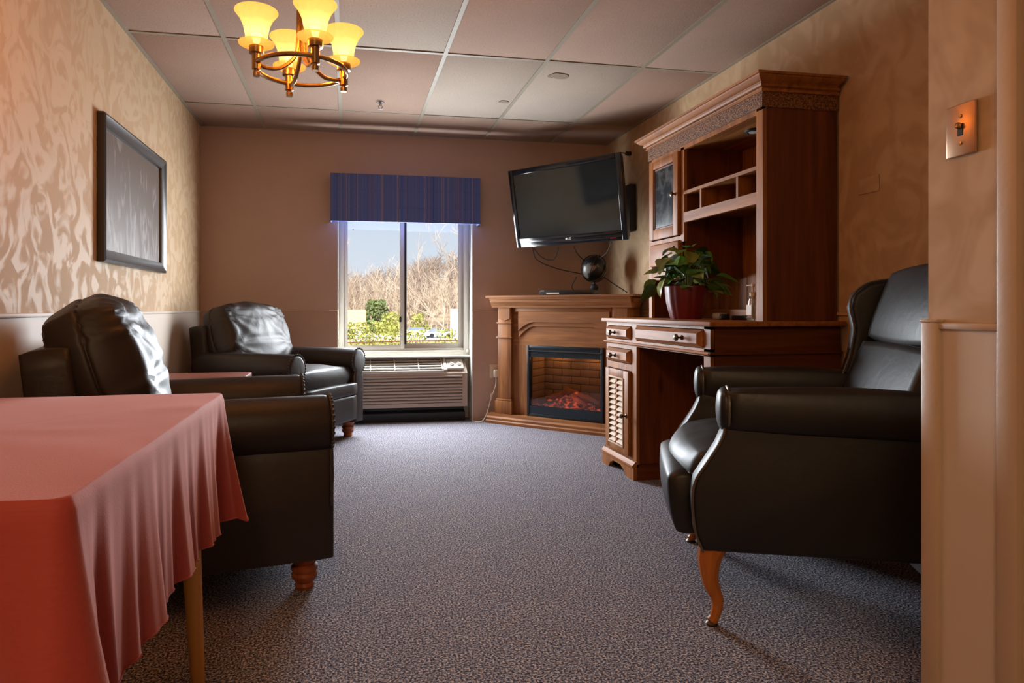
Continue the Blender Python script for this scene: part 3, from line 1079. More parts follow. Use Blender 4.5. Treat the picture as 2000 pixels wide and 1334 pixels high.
MB().box((0.40, 0.003, -TVH / 2 + 0.022), (0.05, 0.008, 0.006), 0.002).build('power_light', plain('indicator_red', (0.3, 0.03, 0.03), 0.3), tv)
mb = MB()
mb.box((0.0, 0.12, 0.0), (0.24, 0.09, 0.30), 0.006)
mb.build('mount_bracket', M_blackm, tv)
# black box on the wall behind the set, with the arm
wbx = thing('wall_box', 'upright black box on the wall behind the right edge of the television', 'cable box', (XR, 5.05, 1.60))
MB().box((-0.03, 0, 0.19), (0.06, 0.20, 0.38), 0.006).build('case', M_blackm, wbx)
mb = MB()
for k_ in range(6):
    mb.box((-0.061, 0, 0.06 + 0.05 * k_), (0.003, 0.15, 0.008))
mb.build('vents', M_black, wbx)
arm = MB().tube([(XR - 0.06, 5.05, 1.80), (2.03, 5.20, 1.82), (1.86, 5.09, 1.82)], 0.018, 8).build('tv_mount', M_blackm)
prop(arm, 'black swing arm holding the television off the wall', 'bracket')
# power plug high on the wall
pl = thing('power_outlet', 'small outlet with a black plug high on the wall by the ceiling', 'outlet', (XR, 5.03, 2.25))
MB().box((-0.004, 0, 0), (0.008, 0.07, 0.115), 0.003).build('cover_plate', M_wallr, pl)
MB().box((-0.03, 0.01, -0.005), (0.05, 0.03, 0.03), 0.006).build('plug', M_black, pl)
MB().tube(curve_pts([(-0.05, 0.01, -0.005), (-0.12, 0.0, -0.01), (-0.14, -0.02, -0.12), (-0.16, -0.03, -0.3)], 16), 0.004, 6).build('cord', M_black, pl)

# ------------------------------------------------------------------ on the mantel


def fpw(x, y, z):
    a = -PI / 4
    return (1.2134 + x * math.cos(a) - y * math.sin(a), 5.5204 + x * math.sin(a) + y * math.cos(a), z)


MZ = 1.083
dvd = thing('disc_player', 'slim black disc player with a white sticker on the mantel', 'disc player', fpw(0.70, 0.10, MZ), -PI / 4 + 0.1)
MB().box((0, 0, 0.021), (0.43, 0.22, 0.038), 0.003).build('case', M_black, dvd)
MB().box((-0.10, -0.1105, 0.014), (0.11, 0.002, 0.013)).build('sticker', plain('paper_white', (0.75, 0.75, 0.72), 0.6), dvd)
MB().box((-0.19, -0.1105, 0.034), (0.03, 0.002, 0.006)).build('logo', plain('print_grey', (0.5, 0.5, 0.5), 0.5), dvd)
for sx in (-0.18, 0.18):
    MB().box((sx, -0.08, 0.002), (0.02, 0.02, 0.003)).build('foot', M_blackm, dvd)
gl = thing('globe', 'dark metal openwork globe on a ball stand on the mantel', 'globe', fpw(0.83, 0.30, MZ))
mb = MB().lathe([(0, 0.0), (0.055, 0.0), (0.055, 0.008), (0.02, 0.018), (0.012, 0.03), (0.03, 0.045), (0.036, 0.062), (0.03, 0.082), (0.012, 0.094), (0.010, 0.115), (0, 0.115)], seg=20)
mb.build('stand', M_blackm, gl)
GR, GC = 0.107, Vector((0, 0, 0.222))
m, N, L, B = new_mat('globe_map')
tc = N.new('ShaderNodeTexCoord')
no = N.new('ShaderNodeTexNoise'); no.inputs['Scale'].default_value = 9; no.inputs['Detail'].default_value = 4
L.new(tc.outputs['Object'], no.inputs['Vector'])
rp = N.new('ShaderNodeValToRGB')
rp.color_ramp.elements[0].position = 0.52; rp.color_ramp.elements[0].color = (0.012, 0.013, 0.016, 1)
rp.color_ramp.elements[1].position = 0.54; rp.color_ramp.elements[1].color = (0.13, 0.12, 0.10, 1)
L.new(no.outputs['Fac'], rp.inputs[0])
L.new(rp.outputs[0], B.inputs['Base Color'])
B.inputs['Roughness'].default_value = 0.35
bm = bmesh.new()
bmesh.ops.create_uvsphere(bm, u_segments=32, v_segments=18, radius=GR)
bmesh.ops.translate(bm, vec=GC, verts=bm.verts)
MB().bm(bm).build('sphere', m, gl, smooth=180)
R_ = Matrix.Rotation(0.4, 3, 'Y')
mb = MB()
for k_ in range(3):
    ax = Matrix.Rotation(k_ * PI / 3, 3, 'Z')
    mb.tube([GC + R_ @ (ax @ Vector((math.cos(a) * (GR + 0.006), 0, math.sin(a) * (GR + 0.006)))) for a in [2 * PI * i / 36 for i in range(36)]], 0.004, 6, closed=True)
mb.tube([GC + R_ @ Vector((0, 0, -GR - 0.012)), GC + R_ @ Vector((0, 0, GR + 0.02))], 0.006, 6)
mb.build('meridian_bands', M_bronze, gl)
# loose cords under the set
tvc = thing('hanging_cords', 'thin black cords drooping from the television to the mantel', 'cable', (1.69, 5.02, 1.50))
Mi = Matrix.Translation((1.69, 5.02, 1.50)).inverted()
for ctrl in ([(1.52, 5.28, 1.48), (1.56, 5.27, 1.38), (1.72, 5.25, 1.31), (1.93, 5.19, 1.26)],
             [(1.53, 5.28, 1.48), (1.60, 5.26, 1.40), (1.68, 5.20, 1.38), (1.70, 5.13, 1.48)],
             [(1.80, 5.05, 1.48), (1.85, 5.09, 1.42), (1.93, 5.13, 1.36)],
             [(2.02, 4.80, 1.49), (2.03, 4.92, 1.42), (2.02, 5.06, 1.38)],
             [(2.10, 5.16, 1.24), (2.17, 5.08, 1.17), (2.24, 5.00, 1.105)],
             [(1.88, 5.20, 1.24), (1.84, 5.20, 1.15), (1.90, 5.20, 1.09)]):
    MB().tube([Mi @ p for p in curve_pts(ctrl, 18)], 0.004, 6).build('cord', M_black, tvc)
# wall outlet left of the fireplace with its white cord
ou = thing('power_outlet', 'ivory outlet with a white plug low on the wall beside the fireplace', 'outlet', (1.258, YB, 0.43))
M_ivory = plain('ivory_plastic', (0.62, 0.50, 0.36), 0.4)
MB().box((0, -0.004, 0), (0.075, 0.008, 0.12), 0.003).build('cover_plate', M_ivory, ou)
MB().box((0.012, -0.030, -0.02), (0.04, 0.045, 0.065), 0.008).build('plug', plain('plug_white', (0.7, 0.65, 0.55), 0.4), ou)
MB().tube(curve_pts([(0.012, -0.04, -0.05), (0.008, -0.04, -0.12), (-0.035, -0.035, -0.25), (-0.075, -0.05, -0.37), (-0.13, -0.09, -0.424), (-0.20, -0.05, -0.424)], 40), 0.005, 6).build('cord', plain('cord_white', (0.62, 0.56, 0.46), 0.5), ou)
MB().box((-0.028, -0.035, -0.22), (0.014, 0.012, 0.06), 0.004).build('cord_switch', M_ivory, ou)

# ------------------------------------------------------------------ desk with louvred pedestal
PW1, PW2 = S(112, 64, 28), S(176, 112, 54)
M_pinez = wood('knotty_pine_upright', PW1, PW2, 'z', 0.8, 0.42)
M_piney = wood('knotty_pine_along', PW1, PW2, 'y', 0.8, 0.42)
M_pinex = wood('knotty_pine_deep', PW1, PW2, 'x', 0.8, 0.42)
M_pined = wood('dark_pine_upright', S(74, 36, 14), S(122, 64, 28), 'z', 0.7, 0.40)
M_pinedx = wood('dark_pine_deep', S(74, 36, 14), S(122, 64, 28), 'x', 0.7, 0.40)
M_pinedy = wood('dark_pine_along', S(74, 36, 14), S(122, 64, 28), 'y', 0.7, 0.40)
M_slat = wood('worn_slat', S(176, 148, 120), S(214, 190, 164), 'y', 1.0, 0.5, knots=False)

DF = 1.615                       # front plane
DYN, DYF = 2.700, 3.915          # near and far ends
desk = thing('desk', 'knotty pine desk with a louvred pedestal and brass knobs', 'desk', (DF, DYF, 0))
# local frame of the desk: x back into the wall, y towards the camera is negative
def D(mb, name, mat, parent=None, **kw):
    Mi_ = Matrix.Translation((-DF, -DYF, 0))
    mb.v = [tuple(Mi_ @ Vector(p)) for p in mb.v]
    return mb.build(name, mat, parent or desk, **kw)

BX = XR - 0.012
D(MB().span(DF - 0.026, BX, 2.672, 3.94, 0.893, 0.916, 0.004), 'desk_top', M_piney)
PN = 3.481                       # near side of pedestal
# pedestal carcass
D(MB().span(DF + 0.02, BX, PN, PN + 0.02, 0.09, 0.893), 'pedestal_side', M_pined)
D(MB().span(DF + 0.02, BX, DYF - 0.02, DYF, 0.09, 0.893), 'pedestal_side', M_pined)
D(MB().span(DF + 0.02, BX, PN + 0.02, DYF - 0.02, 0.09, 0.11), 'pedestal_floor', M_pinex)
mb = MB()                        # face frame
mb.span(DF, DF + 0.022, DYF - 0.028, DYF, 0.09, 0.893)
mb.span(DF, DF + 0.022, PN, PN + 0.062, 0.09, 0.893)
mb.span(DF, DF + 0.022, PN + 0.062, DYF - 0.028, 0.872, 0.893)
mb.span(DF, DF + 0.022, PN + 0.062, DYF - 0.028, 0.738, 0.790)
mb.span(DF, DF + 0.022, PN + 0.062, DYF - 0.028, 0.612, 0.650)
mb.span(DF, DF + 0.022, PN + 0.062, DYF - 0.028, 0.09, 0.118)
mb.span(DF, DF + 0.022, 2.712, PN, 0.880, 0.893)
mb.span(DF, DF + 0.022, 2.712, PN, 0.757, 0.790)
mb.span(DF, DF + 0.022, 2.712, 2.766, 0.0, 0.893)
D(mb, 'face_frame', M_pinez)
D(MB().prism([(DF - 0.012, 0.762), (DF - 0.018, 0.768), (DF - 0.012, 0.776), (DF + 0.0, 0.778), (DF + 0.0, 0.760)], 2.706, 3.93, 'y'), 'waist_moulding', M_piney)
D(MB().prism([(2.714, 0.762), (2.696, 0.766), (2.696, 0.774), (2.714, 0.778)], DF - 0.012, BX, 'x'), 'end_moulding', M_pinedx)
# apron and near end panel
D(MB().span(DF + 0.02, BX, 2.712, 2.732, 0.0, 0.893), 'end_panel', M_pinedx)
D(MB().span(BX - 0.02, BX, 2.732, PN, 0.30, 0.893), 'back_panel', M_pinedy)
D(MB().span(DF + 0.02, BX - 0.02, 2.735, PN, 0.785, 0.80), 'drawer_runner', M_pinex)


def drawer_front(y0, y1, z0, z1, knob_y, par=None):
    """raised front with sloping edges and a turned knob"""
    i_ = 0.022
    a = [(DF - 0.004, y0, z0), (DF - 0.004, y1, z0), (DF - 0.004, y1, z1), (DF - 0.004, y0, z1)]
    b = [(DF - 0.024, y0 + i_, z0 + i_ * 0.8), (DF - 0.024, y1 - i_, z0 + i_ * 0.8), (DF - 0.024, y1 - i_, z1 - i_ * 0.8), (DF - 0.024, y0 + i_, z1 - i_ * 0.8)]
    c = [(DF + 0.02, p[1], p[2]) for p in a]
    mb = MB().add(a + b + c, [(4, 5, 6, 7), (0, 1, 5, 4), (1, 2, 6, 5), (2, 3, 7, 6), (3, 0, 4, 7), (8, 9, 1, 0), (9, 10, 2, 1), (10, 11, 3, 2), (11, 8, 0, 3), (8, 11, 10, 9)])
    d = D(mb, 'drawer', M_piney)
    knob(knob_y, (z0 + z1) / 2, d)
    return d


def knob(y, z, par, x=None, r=0.016):
    x = DF - 0.024 if x is None else x
    mb = MB().lathe([(0.012, 0), (0.012, 0.004), (0.005, 0.008), (0.005, 0.020), (r, 0.026), (r * 1.05, 0.032), (r * 0.7, 0.040), (0, 0.042)], seg=14,
                    M=Matrix.Translation((x, y, z)) @ Matrix.Rotation(-PI / 2, 4, 'Y'))
    D(mb, 'knob', M_bronze, par)


drawer_front(PN + 0.066, DYF - 0.030, 0.794, 0.868, 3.735)
drawer_front(PN + 0.066, DYF - 0.030, 0.654, 0.734, 3.730)
drawer_front(2.770, PN - 0.012, 0.794, 0.876, 2.925)
# louvred door
mb = MB()
dy0, dy1, dz0, dz1 = PN + 0.070, DYF - 0.030, 0.122, 0.608
ly0, ly1, lz0, lz1 = 3.622, 3.825, 0.165, 0.555
x0, x1 = DF - 0.020, DF + 0.004
mb.span(x0, x1, dy0, ly0, dz0, dz1, 0.002)
mb.span(x0, x1, ly1, dy1, dz0, dz1, 0.002)
mb.span(x0, x1, ly0, ly1, lz1, dz1, 0.002)
mb.span(x0, x1, ly0, ly1, dz0, lz0, 0.002)
door = D(mb, 'door', M_pinez)
mb = MB()
w_ = 0.010
mb.span(x0 - 0.006, x0, ly0 - w_, ly0, lz0 - w_, lz1 + w_, 0.002)
mb.span(x0 - 0.006, x0, ly1, ly1 + w_, lz0 - w_, lz1 + w_, 0.002)
mb.span(x0 - 0.006, x0, ly0, ly1, lz1, lz1 + w_, 0.002)
mb.span(x0 - 0.006, x0, ly0, ly1, lz0 - w_, lz0, 0.002)
D(mb, 'door_moulding', M_slat, door)
ym = (ly0 + ly1) / 2
D(MB().span(x0 + 0.002, x1, ym - 0.010, ym + 0.010, lz0, lz1), 'door_mullion', M_pinez, door)
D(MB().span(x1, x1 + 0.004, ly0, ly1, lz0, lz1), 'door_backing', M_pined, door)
for (a, b) in ((ly0 + 0.002, ym - 0.011), (ym + 0.011, ly1 - 0.002)):
    for k_ in range(12):
        z = lz0 + 0.006 + k_ * 0.0322
        D(MB().prism([(x0 - 0.004, z), (x0 - 0.001, z - 0.003), (x1, z + 0.027), (x1 - 0.004, z + 0.030)], a, b, 'y'), 'slat', M_slat, door)
knob(dy0 + 0.022, 0.350, door, x0, 0.012)
for z in (0.20, 0.52):
    D(MB().tube([(DF - 0.004, dy1 + 0.004, z - 0.026), (DF - 0.004, dy1 + 0.004, z + 0.026)], 0.0055, 8), 'hinge', M_bronze, door)
# plinth with bracket feet
D(MB().prism([(DF - 0.030, 0.074), (DF - 0.030, 0.084), (DF - 0.018, 0.094), (DF - 0.012, 0.104), (DF + 0.01, 0.104), (DF + 0.01, 0.074)], PN - 0.008, DYF + 0.016, 'y'), 'base_moulding', M_piney)
pts = [(PN - 0.008, 0.076), (PN - 0.008, 0.0), (PN + 0.100, 0.0), (PN + 0.112, 0.018), (PN + 0.130, 0.034), (PN + 0.150, 0.038), (PN + 0.170, 0.050),
       (DYF - 0.150, 0.050), (DYF - 0.130, 0.038), (DYF - 0.110, 0.034), (DYF - 0.096, 0.018), (DYF - 0.085, 0.0), (DYF + 0.016, 0.0), (DYF + 0.016, 0.076)]
D(MB().prism(pts, DF - 0.022, DF + 0.0, 'x'), 'bracket_base', M_pinez)
D(MB().span(DF, BX, PN - 0.008, PN + 0.012, 0.0, 0.090), 'base_side', M_pinedx)
D(MB().span(DF, BX, DYF - 0.006, DYF + 0.014, 0.0, 0.090), 'base_side', M_pinedx)

# ------------------------------------------------------------------ hutch on the desk
HF, HN, HFAR = 1.894, 2.735, 3.895
HZ0, HZ1 = 0.916, 1.985
hutch = thing('hutch', 'tall knotty pine hutch with crown moulding standing on the desk', 'hutch', (HF, HFAR, HZ0))
def H(mb, name, mat, parent=None, **kw):
    Mi_ = Matrix.Translation((-HF, -HFAR, -HZ0))
    mb.v = [tuple(Mi_ @ Vector(p)) for p in mb.v]
    return mb.build(name, mat, parent or hutch, **kw)
HB = XR - 0.013
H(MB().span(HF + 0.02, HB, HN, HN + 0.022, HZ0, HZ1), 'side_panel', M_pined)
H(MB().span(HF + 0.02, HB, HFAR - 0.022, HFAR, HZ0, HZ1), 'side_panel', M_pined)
# plank back
py = HN + 0.022
k_ = 0
while py < HFAR - 0.03:
    p1 = min(py + 0.095, HFAR - 0.022)
    H(MB().span(HB - 0.014, HB - 0.002, py + 0.0015, p1 - 0.0015, HZ0, HZ1, 0.002), 'plank', M_pinez)
    py = p1
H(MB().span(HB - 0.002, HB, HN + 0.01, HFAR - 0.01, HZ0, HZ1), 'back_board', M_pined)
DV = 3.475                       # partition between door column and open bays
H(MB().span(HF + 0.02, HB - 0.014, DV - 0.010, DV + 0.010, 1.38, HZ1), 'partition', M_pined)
mb = MB()
mb.span(HF, HF + 0.02, HN, HN + 0.048, HZ0, 1.90)
mb.span(HF, HF + 0.02, HFAR - 0.036, HFAR, HZ0, 1.90)
mb.span(HF, HF + 0.02, DV - 0.018, DV + 0.018, 1.36, 1.90)
mb.span(HF, HF + 0.02, HN + 0.048, HFAR - 0.036, 1.885, 1.912)
mb.span(HF, HF + 0.02, DV + 0.018, HFAR - 0.036, 1.372, 1.395)
H(mb, 'face_frame', M_pinez)
for z in (1.632, 1.507):
    H(MB().span(HF + 0.02, HB - 0.014, HN + 0.022, DV - 0.01, z, z + 0.016), 'shelf', M_pinex)
H(MB().span(HF, HF + 0.02, HN + 0.048, DV - 0.018, 1.628, 1.646), 'shelf_edge', M_piney)
H(MB().span(HF, HF + 0.022, HN + 0.048, DV - 0.018, 1.468, 1.524), 'shelf_edge', M_piney)
for y in (3.285, 2.945):
    H(MB().span(HF + 0.004, HB - 0.014, y - 0.008, y + 0.008, 1.523, 1.632), 'divider', M_pinez)
H(MB().span(HF + 0.02, HB - 0.014, HN + 0.022, HFAR - 0.022, 1.893, 1.912), 'inner_ceiling', M_piney)
lamp = MB().lathe([(0, 0), (0.048, 0), (0.048, -0.010), (0.036, -0.014), (0.034, -0.008), (0, -0.008)], (2.06, 3.04, 1.893), 24)
H(lamp, 'puck_lamp', M_blackm)
H(MB().lathe([(0, 0), (0.033, 0), (0.030, -0.005), (0, -0.007)], (2.06, 3.04, 1.885), 20), 'lamp_lens', plain('lens', (0.6, 0.6, 0.58), 0.2))
H(MB().span(HF + 0.02, HB - 0.014, DV + 0.01, HFAR - 0.022, 1.375, 1.393), 'column_floor', M_pinex)
H(MB().span(HF + 0.02, HB - 0.014, DV + 0.01, HFAR - 0.022, 1.15, 1.166), 'column_floor', M_pinex)
H(MB().span(HF + 0.02, HB - 0.014, DV - 0.010, DV + 0.010, 1.15, 1.38), 'partition', M_pined)
H(MB().span(HB - 0.05, HB - 0.014, HN + 0.03, HFAR - 0.03, HZ0, HZ0 + 0.055, 0.004), 'bottom_rail', M_piney)
# glazed door
gy0, gy1, gz0, gz1 = DV + 0.020, HFAR - 0.038, 1.400, 1.882
mb = MB()
w_ = 0.055
mb.span(HF - 0.020, HF, gy0, gy0 + w_, gz0, gz1, 0.003)
mb.span(HF - 0.020, HF, gy1 - w_, gy1, gz0, gz1, 0.003)
mb.span(HF - 0.020, HF, gy0 + w_, gy1 - w_, gz1 - 0.045, gz1, 0.003)
mb.span(HF - 0.020, HF, gy0 + w_, gy1 - w_, gz0, gz0 + 0.060, 0.003)
gd = H(mb, 'glass_door', M_pinez)
mb = MB()
a0, a1, b0, b1 = gy0 + w_, gy1 - w_, gz0 + 0.060, gz1 - 0.045
for (ya, yb_, za, zb) in ((a0, a0 + 0.012, b0, b1), (a1 - 0.012, a1, b0, b1), (a0, a1, b0, b0 + 0.012), (a0, a1, b1 - 0.012, b1)):
    mb.span(HF - 0.012, HF - 0.002, ya, yb_, za, zb, 0.003)
H(mb, 'glazing_bead', M_pined, gd)
m, N, L, B = new_mat('dim_door_glass')
B.inputs['Base Color'].default_value = (0.05, 0.06, 0.065, 1)
B.inputs['Roughness'].default_value = 0.18
no = N.new('ShaderNodeTexNoise'); no.inputs['Scale'].default_value = 14; no.inputs['Detail'].default_value = 5
tc = N.new('ShaderNodeTexCoord'); L.new(tc.outputs['Object'], no.inputs['Vector'])
rp = N.new('ShaderNodeValToRGB')
rp.color_ramp.elements[0].position = 0.45; rp.color_ramp.elements[0].color = (0.02, 0.025, 0.028, 1)
rp.color_ramp.elements[1].position = 0.75; rp.color_ramp.elements[1].color = (0.13, 0.14, 0.14, 1)
L.new(no.outputs['Fac'], rp.inputs[0]); L.new(rp.outputs[0], B.inputs['Base Color'])
H(MB().span(HF - 0.008, HF - 0.004, a0 + 0.004, a1 - 0.004, b0 + 0.004, b1 - 0.004), 'pane', m, gd)
mb = MB().lathe([(0.010, 0), (0.005, 0.006), (0.005, 0.016), (0.014, 0.022), (0.014, 0.030), (0, 0.036)], seg=14, M=Matrix.Translation((HF - 0.02, gy0 + 0.024, 1.64)) @ Matrix.Rotation(-PI / 2, 4, 'Y'))
H(mb, 'knob', M_bronze, gd)
for z in (1.48, 1.80):
    H(MB().tube([(HF - 0.006, gy1 + 0.004, z - 0.028), (HF - 0.006, gy1 + 0.004, z + 0.028)], 0.0055, 8), 'hinge', M_bronze, gd)
# small drawer under the door
H(MB().span(HF - 0.018, HF + 0.02, gy0, gy1, 1.235, 1.368, 0.008), 'drawer', M_piney)
H(MB().span(HF, HF + 0.02, DV - 0.018, HFAR - 0.036, 1.15, 1.232, 0.002), 'column_apron', M_piney)
# woven frieze and crown
m, N, L, B = new_mat('woven_frieze')
tc = N.new('ShaderNodeTexCoord')
vo = N.new('ShaderNodeTexVoronoi'); vo.inputs['Scale'].default_value = 130
L.new(tc.outputs['Object'], vo.inputs['Vector'])
rp = N.new('ShaderNodeValToRGB')
rp.color_ramp.elements[0].color = rgb(S(170, 112, 60)); rp.color_ramp.elements[1].color = rgb(S(70, 38, 18)); rp.color_ramp.elements[1].position = 0.7
L.new(vo.outputs['Distance'], rp.inputs[0]); L.new(rp.outputs[0], B.inputs['Base Color'])
bp = N.new('ShaderNodeBump'); bp.inputs['Strength'].default_value = 0.6; bp.inputs['Distance'].default_value = -0.003
L.new(vo.outputs['Distance'], bp.inputs['Height']); L.new(bp.outputs['Normal'], B.inputs['Normal'])
B.inputs['Roughness'].default_value = 0.5
M_weave = m
H(MB().span(HF - 0.006, HF + 0.02, HN - 0.004, HFAR + 0.004, 1.910, 1.985), 'frieze', M_weave)
H(MB().span(HF - 0.004, HB, HN - 0.006, HN + 0.02, 1.910, 1.985), 'frieze', M_weave)
cp = [(0.000, 1.980), (-0.016, 1.980), (-0.017, 1.991), (-0.010, 1.993), (-0.012, 1.997), (-0.026, 2.001), (-0.030, 2.010), (-0.024, 2.013), (-0.030, 2.019), (-0.046, 2.026), (-0.058, 2.037), (-0.060, 2.043), (-0.068, 2.044), (-0.070, 2.054), (-0.064, 2.057)]
vs, fs = [], []
for (o_, z) in cp:                # mitred crown on front and both ends
    vs += [(HB, HN + o_, z), (HF + o_, HN + o_, z), (HF + o_, HFAR - o_, z), (HB, HFAR - o_, z)]
for i in range(len(cp) - 1):
    for j in range(3):
        fs.append([i * 4 + j, i * 4 + j + 1, (i + 1) * 4 + j + 1, (i + 1) * 4 + j])
n_ = (len(cp) - 1) * 4
fs.append([n_, n_ + 1, n_ + 2, n_ + 3])
fs.append([0, 1, 2, 3])
H(MB().add(vs, fs), 'crown_moulding', M_piney, smooth=20)

# ------------------------------------------------------------------ things on the desk
DZ = 0.916
pot = thing('potted_plant', 'leafy green houseplant in a red fluted pot on the desk', 'plant', (1.845, 3.345, DZ))
fl = lambda a: 1 + 0.035 * abs(math.sin(a * 7))
m = plain('red_glaze', (0.15, 0.010, 0.014), 0.42, vary=0.4)
MB().lathe([(0, 0.0), (0.078, 0.0), (0.086, 0.02), (0.104, 0.09), (0.112, 0.15), (0.113, 0.182), (0.106, 0.184), (0.102, 0.165), (0, 0.160)], seg=84, flute=fl).build('pot', m, pot)
MB().lathe([(0, 0.165), (0.101, 0.164)], seg=20).build('soil', plain('soil', (0.03, 0.02, 0.015), 0.95), pot)
leaf_mats = []
for (c_, n_) in ((S(46, 84, 40), 'deep'), (S(96, 146, 58), 'mid'), (S(122, 134, 62), 'olive'), (S(96, 122, 104), 'grey')):
    leaf_mats.append(plain('leaf_' + n_, c_, 0.38, vary=0.25, bump=0.2, bscale=40))
leaf_me = []
for var in range(4):
    vs, fs = [], []
    NL, NW = 8, 4
    for i in range(NL + 1):
        t = i / NL
        w = (math.sin(PI * t ** 0.72) ** 0.85) * 0.36 * (1 - 0.2 * t) + 0.004
        for j in range(-NW, NW + 1):
            s_ = j / NW
            vs.append((t, s_ * w, 0.10 * abs(s_) * w * 3 - 0.30 * t * t + 0.012 * math.sin(9 * t + abs(s_) * 5 + var)))
    for i in range(NL):
        for j in range(2 * NW):
            a = i * (2 * NW + 1) + j
            fs.append([a, a + 1, a + 2 * NW + 2, a + 2 * NW + 1])
    vs2 = [(x, y, z - 0.012) for x, y, z in vs]
    o = MB().add(vs, fs).build('leaf', leaf_mats[var], smooth=180)
    leaf_me.append(o)
rg = random.Random(12)
for i in range(84):
    var = (0 if i % 3 == 0 else 1 if i % 3 == 1 else 2) if i % 11 else 3
    o = leaf_me[i] if i < 4 else copy_to(leaf_me[var])
    o.parent = pot
    a = rg.uniform(0, 2 * PI)
    el = rg.uniform(-0.35, 1.25)
    if i % 4 == 0: el = rg.uniform(-0.5, 0.1)
    rr = rg.uniform(0.08, 0.185) * (1.0 - 0.15 * max(0, el))
    c = Vector((math.cos(a) * math.cos(el) * rr * 1.0, math.sin(a) * math.cos(el) * rr * 1.05, 0.235 + math.sin(el) * rr * 1.18))
    sz = rg.uniform(0.070, 0.130)
    o.scale = (sz, sz, sz)
    o.location = c
    o.rotation_euler = (rg.uniform(-0.7, 0.7), rg.uniform(-0.5, 0.9) , a + rg.uniform(-0.9, 0.9))
mb = MB()
for i in range(26):
    a, el = rg.uniform(0, 2 * PI), rg.uniform(0.0, 1.3)
    r_ = rg.uniform(0.12, 0.19)
    p1 = Vector((math.cos(a) * math.cos(el) * r_, math.sin(a) * math.cos(el) * r_, 0.22 + math.sin(el) * r_))
    mb.tube(curve_pts([(math.cos(a) * 0.02, math.sin(a) * 0.02, 0.15), Vector((p1.x * 0.4, p1.y * 0.4, 0.26)), p1], 8), 0.0022, 5)
mb.build('stems', leaf_mats[2], pot)['kind'] = 'stuff'

sb = thing('soap_bottle', 'clear pump bottle of hand soap standing in the hutch', 'soap dispenser', (1.945, 2.885, DZ))
m, N, L, B = new_mat('clear_plastic')
B.inputs['Base Color'].default_value = (0.93, 0.88, 0.78, 1)
B.inputs['Transmission Weight'].default_value = 0.9
B.inputs['Roughness'].default_value = 0.06
B.inputs['IOR'].default_value = 1.36
bm_p = [(0, 0), (0.030, 0.0), (0.034, 0.006), (0.034, 0.092), (0.030, 0.106), (0.016, 0.116), (0.014, 0.122), (0, 0.122)]
MB().lathe(bm_p, seg=24, M=Matrix.Scale(0.62, 4, Vector((1, 0, 0)))).build('bottle', m, sb)
m2 = plain('pump_cream', (0.62, 0.50, 0.36), 0.4)
mb = MB().lathe([(0, 0.120), (0.016, 0.120), (0.016, 0.136), (0.008, 0.140), (0.005, 0.142), (0.005, 0.165), (0.009, 0.167), (0.009, 0.177), (0, 0.178)], seg=16)
mb.box((-0.004, 0.020, 0.173), (0.010, 0.046, 0.006), 0.002)
mb.build('pump', m2, sb)
MB().tube([(0, 0, 0.012), (0, 0, 0.122)], 0.003, 6).build('dip_tube', m2, sb)
MB().box((-0.0222, 0, 0.052), (0.0012, 0.040, 0.05)).build('label_sticker', plain('pale_label', (0.55, 0.42, 0.33), 0.5), sb)
tp = thing('desk_gadget', 'small grey rounded gadget lying on the desk beside the plant', 'gadget', (1.93, 3.15, DZ))
MB().pillow((0, 0, 0.019), (0.06, 0.075, 0.038), (0.6, 0.6, 0.5), 8).build('body', plain('grey_plastic', (0.30, 0.30, 0.30), 0.4), tp)
MB().box((0.0, -0.046, 0.016), (0.05, 0.02, 0.030), 0.006).build('end_cap', M_black, tp)
tr = thing('desk_tray', 'flat black tray on the desk behind the soap bottle', 'tray', (2.08, 2.98, DZ))
mb = MB()
mb.span(-0.10, 0.10, -0.14, 0.14, 0.0, 0.006, 0.002)
ring = MB()
mb.span(-0.10, -0.094, -0.14, 0.14, 0.004, 0.022, 0.002); mb.span(0.094, 0.10, -0.14, 0.14, 0.004, 0.022, 0.002)
mb.span(-0.10, 0.10, -0.14, -0.134, 0.004, 0.022, 0.002); mb.span(-0.10, 0.10, 0.134, 0.14, 0.004, 0.022, 0.002)
prop(tr, None, None)
mb.build('tray_body', M_black, tr)

# ------------------------------------------------------------------ club armchairs
M_lea = leather('brown_leather', (0.019, 0.0115, 0.0085), 0.47)
M_stitch = plain('leather_piping', (0.06, 0.05, 0.045), 0.35)
M_bun = wood('cherry_leg', S(120, 58, 26), S(170, 92, 48), 'z', 1.0, 0.3, knots=False)


def arm_profile(n=26):
    pts = [(0.058, 0.120), (0.060, 0.30), (0.062, 0.46)]
    for i in range(n + 1):
        th = math.radians(-58 + (296) * i / n)
        pts.append((0.092 * math.cos(th), 0.575 + 0.098 * math.sin(th)))
    pts += [(-0.062, 0.46), (-0.060, 0.30), (-0.058, 0.120)]
    return pts


def sweep_rings(mb, prof, stations):
    """stations: (x, shrink metres, dz)"""
    cy = sum(p[0] for p in prof) / len(prof)
    n = len(prof)
    vs, fs = [], []
    for (x, sh, dz) in stations:
        for (y, z) in prof:
            k = 1 - sh / 0.09
            zz = z if z < 0.2 else 0.575 + (z - 0.575) * (1 - sh / 0.1) if z > 0.47 else z
            vs.append((x, y * k, zz + (dz if z > 0.45 else 0)))
    m_ = len(stations)
    for i in range(m_ - 1):
        for j in range(n):
            j2 = (j + 1) % n
            fs.append([i * n + j, i * n + j2, (i + 1) * n + j2, (i + 1) * n + j])
    fs.append(list(range(n)))
    fs.append([(m_ - 1) * n + j for j in range(n)])
    return mb.add(vs, fs)


